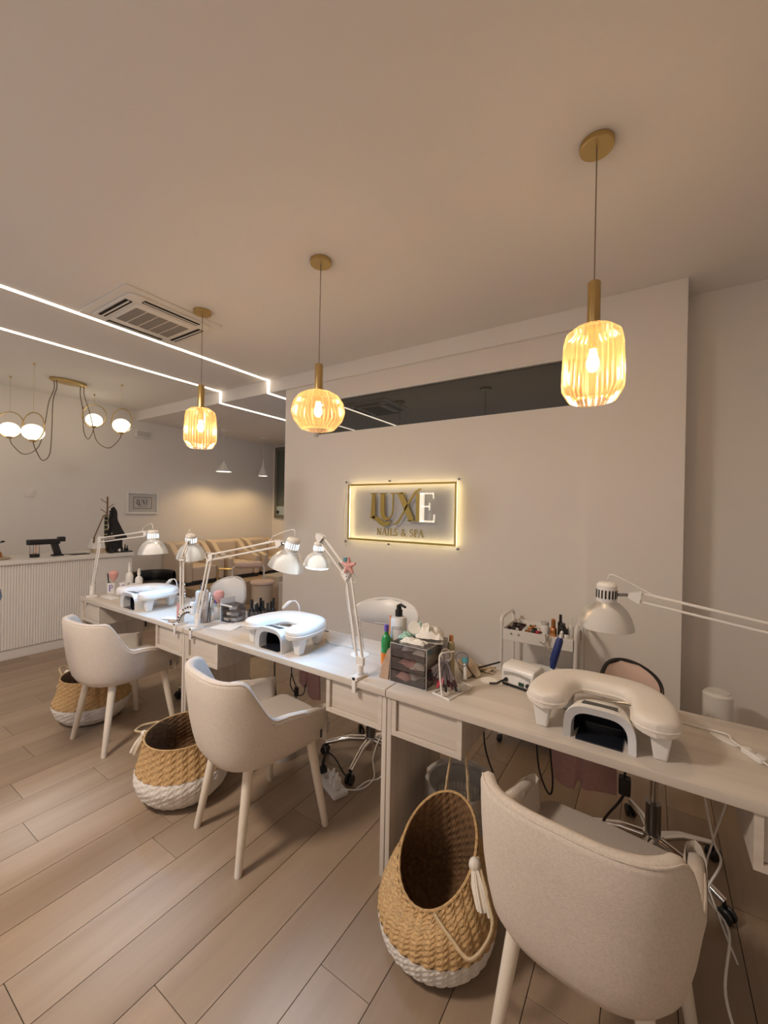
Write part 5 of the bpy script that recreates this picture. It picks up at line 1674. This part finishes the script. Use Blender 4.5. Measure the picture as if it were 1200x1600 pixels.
for k in range(14):
    rr = random.Random(40 + k)
    t = thing('wooden_stick', 'short pale wooden stick in the heap left of the drill machine', 'stick', (-.60 + rr.uniform(-.03, .03), 1.765 + rr.uniform(-.022, .022), DZ + .004 + .0022 * (k // 2)), rr.uniform(-.4, .4) + (1.2 if k % 3 == 0 else 0), 'wooden sticks in a heap')
    MB().tube([(-.032, 0, 0), (.030, 0, 0)], .0036, 6).build('stick', M['bone'], t)
    MB().tube([(.030, 0, 0), (.034, 0, 0)], [.0036, .002], 6).build('tip', M['wine'] if k % 4 == 0 else M['bone'], t)
t = thing('black_pen', 'thin black pen lying across the heap of wooden sticks', 'pen', (-.59, 1.745, DZ + .028), R(42))
MB().tube([(-.07, 0, -.012), (-.064, 0, -.010), (.06, 0, .016), (.065, 0, .017)], [.001, .0036, .0036, .002], 8).build('barrel', M['black'], t)

# inline switch and its cord
t = thing('inline_switch', 'white inline cord switch on the near desk at the right edge', 'switch', (.262, 1.590, DZ), R(-58))
MB().prism(rrect(-.034, .034, -.012, .012, .009), 0, .016).build('body', M['white'], t, bevel=0.004, seg=3)
box(-.008, .008, -.006, .006, .016, .019).build('slider', M['lgrey'], t, bevel=0.002)
MB().tube(spline([(.034, 0, .008), (.07, .004, .004), (.14, .02, .003), (.22, .01, .003)], 6), .0026, 6).tube(spline([(-.034, 0, .008), (-.07, -.004, .012), (-.11, .01, .010), (-.17, -.05, .004), (-.23, -.115, .003), (-.30, -.18, .003)], 6), .0026, 6).build('cord', M['white'], t)
t = thing('oval_disc', 'flat white oval lying under the cord on the near desk', 'disc', (.205, 1.665, DZ), R(-40))
MB().prism([(.042 * math.cos(a * PI / 16), .017 * math.sin(a * PI / 16)) for a in range(32)], 0, .003).build('disc', M['white'], t, bevel=0.001)

# ================================================================== things on the middle desk
# clear organiser with dark bottles
og = thing('clear_organiser', 'small clear acrylic organiser with shelves, at the left end of the middle desk', 'organiser', (-2.165, 1.62, DZ))
f = MB()
for z in (0, .035, .07, .10):
    f.box(-.055, .055, -.05, .05, z, z + .003)
f.box(-.055, -.052, -.05, .05, .003, .10).box(.052, .055, -.05, .05, .003, .10).box(-.052, .052, .047, .05, .003, .10)
f.build('shelves', M['clear'], og, sharp=0)
MB().add([(-.058, -.052, 0), (-.054, -.052, 0), (-.054, -.052, .14), (-.058, -.052, .105), (-.058, .05, 0), (-.054, .05, 0), (-.054, .05, .14), (-.058, .05, .14)],
         [(0, 1, 2, 3), (7, 6, 5, 4), (0, 4, 5, 1), (1, 5, 6, 2), (2, 6, 7, 3), (3, 7, 4, 0)]).build('side_plate', M['white'], og, sharp=0)
box(-.058, .058, -.053, -.050, .098, .108).build('top_edge', M['white'], og, bevel=.001)
for k, (x, y, z, m) in enumerate(((-.02, -.01, .004, 'lgrey'), (.02, .01, .004, 'white'), (-.01, 0, .039, 'paper'), (.025, .0, .039, 'grey'), (0, 0, .074, 'white'))):
    t = thing('clip_pack', 'pale packet on a shelf of the clear organiser', 'packet', (-2.165 + x, 1.62 + y, DZ + z), .2 * k, 'packets in the clear organiser')
    box(-.022, .022, -.03, .03, 0, .018).build('pack', M[m], t, bevel=.004)
bs = thing('bottle_bin', 'low clear bin holding dark bottles at the back of the middle desk', 'bin', (-2.095, 1.745, DZ))
MB().lathe([(.001, 0), (.058, 0), (.062, .055), (.059, .055), (.055, .004), (.001, .004)], 32).build('bowl', M['clear'], bs)
for k in range(7):
    a = k * 0.9
    r_ = .036 if k else 0
    bottle('small black bottle in the low clear bin' if k != 3 else 'white bottle among the black ones in the low clear bin', 'small_bottle', 'bottle',
           (-2.095 + r_ * math.cos(a), 1.745 + r_ * math.sin(a), DZ + .004), .0145, .052 + .008 * (k % 3), M['white'] if k == 3 else M['black'], M['white'] if k == 3 else M['black'], .6, .75, 'bottles in the low clear bin' if k != 3 else None)
for k, (x, y, h) in enumerate(((-1.985, 1.735, .06), (-2.005, 1.80, .07), (-2.04, 1.81, .055))):
    bottle(['black polish bottle standing in front, right of the low clear bin', 'black polish bottle standing behind, right of the low clear bin', 'short black polish bottle right behind the low clear bin'][k], 'polish_bottle', 'bottle', (x, y, DZ), .014, h, M['black'], M['black'], .55, .9, 'loose black bottles by the bin')
t = thing('face_brush', 'fluffy pink brush standing in a white cup behind the slanting lamp pole', 'brush', (-2.285, 1.60, DZ))
MB().lathe([(.001, 0), (.026, 0), (.029, .075), (.026, .075), (.023, .004), (.001, .004)], 24).build('cup', M['white'], t)
MB().tube([(0, 0, .006), (.003, 0, .10)], .008, 10).build('handle', M['bone'], t)
MB().lathe([(.001, .10), (.012, .10), (.03, .13), (.034, .155), (.026, .172), (.001, .178)], 20).build('bristles', M['pinkp'], t)
for k, (x, y, w, d, rz) in enumerate(((-2.075, 1.50, .075, .05, .25), (-2.06, 1.585, .07, .045, .55))):
    t = thing('paper_sheet', 'small white paper at the front left of the middle desk' if k == 0 else 'small white paper just behind the front one on the middle desk', 'paper', (x, y, DZ), rz)
    MB().grid(lambda u, v: ((u - .5) * 2 * w, (v - .5) * 2 * d, .0012 + .006 * (u * v) ** 2), 8, 6).grid(lambda u, v: ((u - .5) * 2 * w, (v - .5) * 2 * d, .0004 + .006 * (u * v) ** 2), 8, 6, flip=True).build('sheet', M['paper'], t)
for k, (x, y, rz, m) in enumerate(((-1.955, 1.655, .5, 'bone'), (-1.935, 1.68, .4, 'gunmetal'), (-1.975, 1.68, .75, 'white'))):
    t = thing('nail_file', ['pale wooden nail file left of the middle arm rest', 'grey steel file left of the middle arm rest', 'white nail file left of the middle arm rest'][k], 'file', (x, y, DZ + .003 + .003 * (k == 2)), rz)
    MB().tube([(-.08, 0, .0), (-.075, 0, .001), (.075, 0, .001), (.08, 0, 0.0)], [.0015, .003, .003, .0015], 6).build('file', M[m], t)
t = thing('cable_grommet', 'small dark cable grommet at the back edge of the middle desk', 'grommet', (-1.56, 1.795, DZ))
MB().prism(rrect(-.022, .022, -.008, .008, .006), 0, .002).build('ring', M['dark'], t)
t = thing('round_pad', 'thin white round pad beside the small lamp on the middle desk', 'pad', (-1.17, 1.60, DZ))
MB().lathe([(.001, 0), (.045, 0), (.045, .002), (.001, .002)], 32).build('pad', M['paper'], t)
t = thing('white_cable', 'thin cable lying across the middle desk towards the small lamp', 'cable', (-1.3, 1.65, DZ))
MB().tube(spline([(-.16, .03, .003), (-.08, -.02, .003), (.02, .0, .003), (.12, -.02, .003), (.19, -.13, .003), (.24, -.20, .003)], 8), .0025, 6).build('cable', M['lgrey'], t)

# ================================================================== things on the far left desk
for k, (x, y, h, letter, lab) in enumerate(((-3.62, 1.555, .085, 'P', 'white cup with a violet letter P on the far left desk'), (-3.555, 1.62, .085, 'S', 'white cup with a violet letter S on the far left desk'), (-3.485, 1.66, .075, 'C', 'white cup half hidden right of the letter S cup'))):
    t = thing('lettered_cup', lab, 'cup', (x, y, DZ))
    MB().lathe([(.001, 0), (.030, 0), (.034, h), (.031, h), (.027, .004), (.001, .004)], 28).build('cup', M['white'], t)
    b = MB()
    for pts, wdt in GLY[letter][1]:
        one = MB()
        stroke_prism(one, [((p[0] - .3) * .045, (p[1] - .5) * .05) for p in pts], wdt * .07, 0, .001)
        b.add([(.0335 * math.sin(v.x / .0335 + .95) * (1 + v.z * 20), -.0335 * math.cos(v.x / .0335 + .95) * (1 + v.z * 20), .045 + v.y) for v in one.v], one.f)
    b.build('printed_letter', M['purple'], t, sharp=0)
t = thing('powder_brush', 'fluffy pink brush standing in the letter P cup', 'brush', (-3.612, 1.555, DZ + .005))
MB().tube([(0, 0, 0), (.022, 0, .10)], .006, 10).build('handle', M['bone'], t)
MB().lathe([(.001, 0), (.01, 0), (.030, .035), (.036, .06), (.026, .078), (.001, .085)], 20, (.022, 0, .095)).build('bristles', M['pinkp'], t)
t = thing('black_brush', 'thin black handled brush standing in the letter P cup', 'brush', (-3.628, 1.545, DZ + .005))
MB().tube([(0, 0, 0), (-.03, -.004, .15)], .0048, 8).build('handle', M['black'], t)
for k, (x, y, h, lab) in enumerate(((-3.60, 1.68, .20, 'tall white pump bottle behind the lettered cups'), (-3.53, 1.72, .16, 'shorter white spray bottle right of the tall pump bottle'))):
    t = thing('spray_bottle', lab, 'bottle', (x, y, DZ))
    MB().lathe([(.001, 0), (.026, 0), (.028, .004), (.028, h * .62), (.022, h * .72), (.010, h * .78), (.010, h * .85), (.001, h * .85)], 24).build('body', M['white'], t)
    MB().lathe([(.001, h * .84), (.012, h * .84), (.013, h * .93), (.009, h * 1.12), (.004, h * 1.18), (.001, h * 1.18)], 16).tube([(0, 0, h * 1.05), (.02, -.01, h * 1.08)], .004, 6).build('pump', M['white'], t)
t = thing('cup_tray', 'thin white tray beneath the lamp at the far left desk end', 'tray', (-3.44, 1.47, DZ))
MB().prism(rrect(-.09, .09, -.03, .03, .01), 0, .006).build('tray', M['white'], t, bevel=.002)
# right end of the left desk
t = thing('wheel_swatch', 'white half-wheel of dark nail colour dots standing at the left desk front', 'swatch', (-2.318, 1.452, DZ), R(12))
wheel = MB()
for i, (ra, rb_) in enumerate(((.102, .118), (.075, .090))):
    pa = [(ra * math.cos(R(90 + 95 * k / 20)), ra * math.sin(R(90 + 95 * k / 20))) for k in range(21)]
    pb = [(rb_ * math.cos(R(90 + 95 * k / 20)), rb_ * math.sin(R(90 + 95 * k / 20))) for k in range(21)]
    poly = pa + pb[::-1]
    one = MB().prism(poly, -.004 - i * .016, .002 - i * .016)
    wheel.add([(v.x + .05, v.z - .06, v.y + .002) for v in one.v], one.f)
wheel.build('wheel', M['white'], t, sharp=30)
for i, ra in enumerate((.110, .0825)):
    for k in range(9):
        a = R(95 + 86 * k / 8)
        d = MB().ball((ra * math.cos(a) + .05, -.0655 - i * .016, ra * math.sin(a) + .002), .0065, .003, .0065, 10, 6)
        d.build('colour_dot', M[['black', 'wine', 'dark'][k % 3]], t)
t = thing('lotion_bottle', 'white pump lotion bottle with black pump between the two upright lamps', 'bottle', (-2.40, 1.56, DZ))
MB().lathe([(.001, 0), (.036, 0), (.038, .004), (.040, .155), (.036, .165), (.014, .169), (.001, .169)], 32).build('body', M['white'], t)
MB().lathe([(.001, .169), (.016, .169), (.016, .195), (.011, .199), (.010, .213), (.001, .213)], 20).tube([(0, 0, .211), (.014, -.01, .217), (.036, -.024, .212)], .0055, 8).build('pump', M['black'], t)
t = thing('pink_brush', 'slim dusty pink tube standing at the front of the left desk', 'tube', (-2.405, 1.405, DZ))
MB().lathe([(.001, 0), (.009, 0), (.010, .06), (.008, .11), (.001, .115)], 14).build('tube', M['pinkp'], t)
t = thing('brush_cup', 'clear cup of long dark brushes between the lamp poles', 'cup', (-2.27, 1.50, DZ))
MB().lathe([(.001, 0), (.030, 0), (.033, .085), (.031, .085), (.028, .003), (.001, .003)], 24).build('cup', M['clear'], t)
for k in range(7):
    a = k * 0.9
    tt = thing('slim_brush', 'slim dark nail brush standing in the clear cup', 'brush', (-2.27 + .014 * math.cos(a), 1.50 + .014 * math.sin(a), DZ + .004), a, 'brushes in the clear cup')
    MB().tube([(0, 0, 0), (.022, 0, .12 + .01 * (k % 3))], .0032, 6).build('handle', M[['black', 'lgrey', 'black', 'white', 'black', 'grey', 'bone'][k]], tt)
    MB().tube([(.022, 0, .12 + .01 * (k % 3)), (.027, 0, .15 + .01 * (k % 3))], [.0032, .001], 6).build('bristles', M['dark'], tt)
for k, (x, y, m, h) in enumerate(((-2.50, 1.56, 'white', .085), (-2.535, 1.61, 'lgrey', .07), (-2.47, 1.64, 'white', .075), (-2.52, 1.70, 'paper', .09), (-2.44, 1.69, 'lgrey', .06))):
    bottle(['white bottle left of the pump bottle on the far left desk', 'pale grey bottle left of the pump bottle on the far left desk', 'white bottle right behind the upright lamp pole', 'cream bottle at the back of the far left desk', 'short pale grey bottle behind the pump bottle'][k],
           'gel_bottle', 'bottle', (x, y, DZ), .020, h, M[m], M[['chrome', 'white', 'lgrey', 'white', 'purple'][k]], .55, .3)
crumple('crumpled_tissue', 'crumpled white tissue on the front edge of the far left desk', 'tissue', (-2.50, 1.41, DZ), .10, .05, .018, M['paper'], 21, .3)
crumple('folded_wipe', 'crumpled brownish wipe beside the tissue on the far left desk', 'wipe', (-2.43, 1.385, DZ), .05, .035, .014, M['kraft'], 22, .1)

# ================================================================== towels hanging at the back of the desks
def make_towel(label, x, w, z0, zl, zr):
    def f(u, v, off):
        fold = .010 * math.sin(u * 7 + 1) + .016 * math.exp(-((u - .45) / .05) ** 2) * v
        zb = zl + (zr - zl) * smooth(.35, .75, u) - (0.02 * math.sin(PI * u * 2) if u < .5 else 0)
        if u > .38 and u < .5:
            zb += .035 * (1 - abs(u - .44) / .06)
        return ((u - .5) * w * (1 + .08 * v), fold * (.3 + v) + off, z0 + (zb - z0) * v)
    b = MB().grid(lambda u, v: f(u, v, 0), 32, 14)
    b.grid(lambda u, v: f(u, v, .006), 32, 14, flip=True)
    o = b.build('towel', M['towel'])
    o.location = (x, 1.842, 0)
    return tag(o, label, 'towel', 'blush towels at the backs of the desks')


make_towel('blush towel hanging behind the desk nearest the camera', -.215, .225, .735, .335, .345)
make_towel('blush towel hanging behind the middle desk, longer at one corner', -1.735, .16, .735, .37, .30)

# ================================================================== waste bins
t = thing('laundry_bin', 'white perforated waste bin with liner under the near desk', 'bin', (-.655, 1.625, 0))
rI = [(.001, .002), (.100, .002), (.104, .006)]
MB().lathe([(.001, .0), (.102, .0), (.108, .075), (.106, .075), (.099, .004), (.001, .004)], 40).build('base', M['white'], t)
MB().lathe([(.124, .235), (.130, .30), (.127, .30), (.121, .235)], 40).build('upper_band', M['lgrey'], t)
mesh_ = MB()
for k in range(52):
    a = 2 * PI * k / 52
    for z0, z1 in ((.072, .24),):
        r0, r1 = .1075, .1245
        mesh_.tube([(r0 * math.cos(a), r0 * math.sin(a), z0), (r1 * math.cos(a), r1 * math.sin(a), z1)], .0036, 4)
for z in (.095, .13, .165, .20):
    r_ = .1075 + (.017) * (z - .072) / .168
    mesh_.tube([(r_ * math.cos(2 * PI * k / 40), r_ * math.sin(2 * PI * k / 40), z) for k in range(40)], .0042, 4, closed=True)
mesh_.build('perforated_wall', M['white'], t)
MB().lathe([(.127, .298), (.138, .302), (.140, .312), (.136, .318), (.128, .316)], 40).build('rim', M['white'], t)
MB().lathe([(.112, .095), (.128, .235), (.134, .30), (.1325, .322), (.143, .330), (.1455, .30), (.1435, .265), (.147, .25)], 48, mod=lambda i, j, a: 1 + (.02 * math.sin(a * 11 + j) + .012 * math.sin(a * 17 + 2 * j)) * (j > 1)).build('bag_liner', M['liner'], t)
o = MB().prism([(.02 * math.cos(a * PI / 10), .013 * math.sin(a * PI / 10)) for a in range(20)], 0, .003).build('green_sticker', mat('sage_sticker', (.10, .17, .15), .5), t)
o.rotation_euler = (R(90), 0, R(22))
o.location = (.049, -.1205, .268)
t = thing('clear_bin', 'pale clear-sided waste bin under the middle desk', 'bin', (-1.80, 1.70, 0))
MB().lathe([(.001, 0), (.085, 0), (.105, .23), (.112, .235), (.112, .243), (.103, .243), (.083, .005), (.001, .005)], 36).build('bucket', M['liner'], t)
MB().tube([(.112 * math.cos(2 * PI * k / 36), .112 * math.sin(2 * PI * k / 36), .243) for k in range(36)], .004, 6, closed=True).build('rim', M['lgrey'], t)
t = thing('lidded_canister', 'white cylindrical canister on a stand by the niche wall, behind the near desk', 'canister', (.318, 2.82, 0))
MB().lathe([(.001, 0), (.075, 0), (.075, .30), (.001, .30)], 32).build('stand', M['lgrey'], t)
MB().lathe([(.001, .30), (.064, .30), (.066, .305), (.066, .50), (.060, .508), (.001, .508)], 36).build('canister', M['white'], t)
MB().lathe([(.001, .508), (.050, .508), (.050, .516), (.001, .518)], 28).build('lid', M['white'], t)

# ================================================================== cables and power strips
def cable(name, lab, pts, r, m, extra=None, group=None):
    p0 = pts[-1]
    t = thing(name, lab, 'cable', p0, 0, group)
    loc = [tuple(Vector(p) - Vector(p0)) for p in pts]
    MB().tube(spline(loc, 8), r, 6).build('cord', m, t)
    return t


cable('black_cable', 'black cable dropping straight from the near desk, right of its drawer', [(-.62, 1.80, .722), (-.615, 1.79, .60), (-.60, 1.78, .40), (-.535, 1.80, .22), (-.46, 1.78, .06), (-.40, 1.72, .006), (-.25, 1.70, .006)], .004, M['black'])
cable('black_cable', 'black cable hanging in a long narrow loop under the near desk', [(-.385, 1.80, .722), (-.39, 1.80, .55), (-.375, 1.80, .38), (-.335, 1.80, .29), (-.32, 1.80, .34), (-.335, 1.80, .50), (-.345, 1.80, .722)], .0038, M['black'])
t = thing('plug_adapter', 'black plug adapter with a cord, hanging right of the near blush towel', 'adapter', (-.065, 1.80, .43))
MB().prism(rrect(-.02, .02, -.015, .015, .008), -.035, .03).build('body', M['black'], t, bevel=.004)
MB().tube(spline([(0, 0, .29), (.0, 0, .15), (0, 0, .03)], 6), .0045, 6).tube(spline([(0, 0, -.035), (-.02, .005, -.08), (-.07, .02, -.18), (-.09, .04, -.30), (-.10, .05, -.415), (-.05, .10, -.424)], 8), .005, 6).build('cord', M['black'], t)
t = thing('plug_adapter', 'small black plug hanging below the middle blush towel', 'adapter', (-1.80, 1.81, .335))
MB().prism(rrect(-.012, .012, -.010, .010, .005), -.03, .025).build('body', M['black'], t, bevel=.003)
MB().tube(spline([(0, 0, .025), (-.03, 0, .07), (-.045, 0, .14), (-.04, 0, .387)], 8), .0035, 6).tube(spline([(0, 0, -.03), (-.01, 0, -.10), (-.015, 0, -.20), (-.02, 0, -.33)], 6), .0035, 6).tube(spline([(-.045, 0, .10), (-.05, 0, .02), (.01, 0, -.02), (.06, 0, .0), (.075, 0, .06)], 6), .0035, 6).build('cord', M['black'], t)
cable('grey_cable', 'two-tone cable dropping from the middle desk left of its blush towel', [(-1.98, 1.80, .722), (-1.985, 1.80, .55), (-1.98, 1.80, .35), (-1.95, 1.80, .15), (-1.93, 1.78, .006), (-1.90, 1.75, .006)], .0055, M['dark'])
cable('white_cable', 'white cable dropping from the middle desk beside the dark one', [(-2.02, 1.80, .722), (-2.03, 1.80, .5), (-2.03, 1.80, .2), (-2.02, 1.78, .006), (-2.0, 1.76, .006)], .0035, M['lgrey'])
cable('black_cable', 'black cable hanging beneath the far left desk', [(-2.93, 1.80, .722), (-2.93, 1.80, .5), (-2.92, 1.80, .3), (-2.91, 1.79, .1), (-2.90, 1.78, .006)], .0055, M['black'])
cable('white_cable', 'white double cord looping from the middle desk drawer to the power strip', [(-1.045, 1.70, .57), (-1.06, 1.70, .42), (-1.12, 1.70, .30), (-1.15, 1.70, .20), (-1.13, 1.68, .12), (-1.20, 1.66, .05), (-1.30, 1.63, .03)], .003, M['white'])
cable('white_cable', 'second white cord beside the double one near the chrome base', [(-1.025, 1.71, .57), (-1.04, 1.71, .40), (-1.06, 1.71, .25), (-1.10, 1.70, .13), (-1.17, 1.68, .09), (-1.22, 1.66, .045)], .003, M['white'])
cable('white_cable', 'long white cord trailing from the near desk to the floor at the right', [(.17, 1.83, .722), (.165, 1.80, .55), (.195, 1.78, .36), (.215, 1.76, .30), (.175, 1.70, .22), (.22, 1.62, .19), (.20, 1.50, .10), (.235, 1.36, .03), (.20, 1.30, .006), (.13, 1.29, .006)], .0036, M['white'])
cable('white_cable', 'second long white cord from the near desk crossing the first', [(.25, 1.83, .722), (.235, 1.81, .50), (.20, 1.79, .36), (.18, 1.79, .22), (.22, 1.76, .10), (.26, 1.74, .006)], .003, M['white'])


def make_strip(label, loc, rz, n):
    t = thing('power_strip', label, 'power strip', loc, rz, 'white power strips under the desks')
    box(-.125, .125, -.042, .042, 0, .022).build('body', M['white'], t, bevel=.006)
    for k in range(n):
        x = -.08 + k * (.16 / max(1, n - 1))
        s = MB().lathe([(.001, .0225), (.019, .0225), (.019, .0235), (.001, .0235)], 18, (x, 0, 0)).build('outlet', M['lgrey'], t)
    for k, (x, m) in enumerate(((-.08, 'black'), (.035, 'white'), (.075, 'white'))):
        p = MB().box(x - .015, x + .015, -.018, .018, .0235, .055 if k == 0 else .075).tube([(x, 0, .05), (x, 0, .085), (x - .005, .01, .10)], [.011, .009, .005], 10)
        p.build('plug', M[m], t, bevel=.003)
    MB().tube(spline([(-.08, .008, .10), (-.085, .02, .125), (-.11, .03, .11), (-.16, .05, .10), (-.22, .09, .03), (-.25, .12, .006)], 6), .004, 6).tube(spline([(-.08, .0, .10), (-.06, .02, .13), (-.03, .05, .10), (0, .09, .02), (.02, .13, .006)], 6), .004, 6).build('plugged_cords', M['black'], t)
    return t


make_strip('white power strip on the floor by the front leg of the middle armchair', (-1.395, 1.66, 0), R(-22), 4)
make_strip('white power strip on the floor under the far left desk', (-2.60, 1.64, 0), R(-12), 4)
t = thing('adapter_stand', 'small pale rack with grey boxes under the right end of the far left desk', 'rack', (-2.42, 1.72, 0))
box(-.09, .09, -.05, .05, .10, .112).build('shelf', M['white'], t, bevel=.002)
for sx in (-1, 1):
    box(sx * .085 - .005, sx * .085 + .005, -.05, .05, 0, .10).build('side', M['white'], t, bevel=.001)
t2 = thing('grey_router', 'grey router box lying in the small pale rack', 'router', (-2.42, 1.72, 0))
box(-.07, .07, -.04, .04, 0, .045).build('case', M['grey'], t2, bevel=.006)
box(-.06, .06, -.042, -.040, .012, .03).build('front', M['dark'], t2)
for k, pts in enumerate(([(-2.60, 1.60, .45), (-2.585, 1.62, .30), (-2.55, 1.66, .18), (-2.50, 1.69, .116)], [(-2.52, 1.78, .57), (-2.51, 1.77, .40), (-2.45, 1.75, .28), (-2.40, 1.73, .116)],
                         [(-2.78, 1.75, .25), (-2.76, 1.73, .12), (-2.72, 1.70, .05), (-2.66, 1.66, .03), (-2.55, 1.58, .006), (-2.46, 1.56, .006)],
                         [(-2.72, 1.77, .26), (-2.70, 1.75, .15), (-2.69, 1.68, .09), (-2.62, 1.62, .09), (-2.56, 1.60, .055)])):
    cable('black_cable', ['thin black cord curving to the rack, front of the tangle', 'thin black cord dropping from the desk behind to the rack', 'thin black cord lying over the floor by the left power strip', 'thin black cord rising above the left power strip'][k], pts, .0042, M['black'])
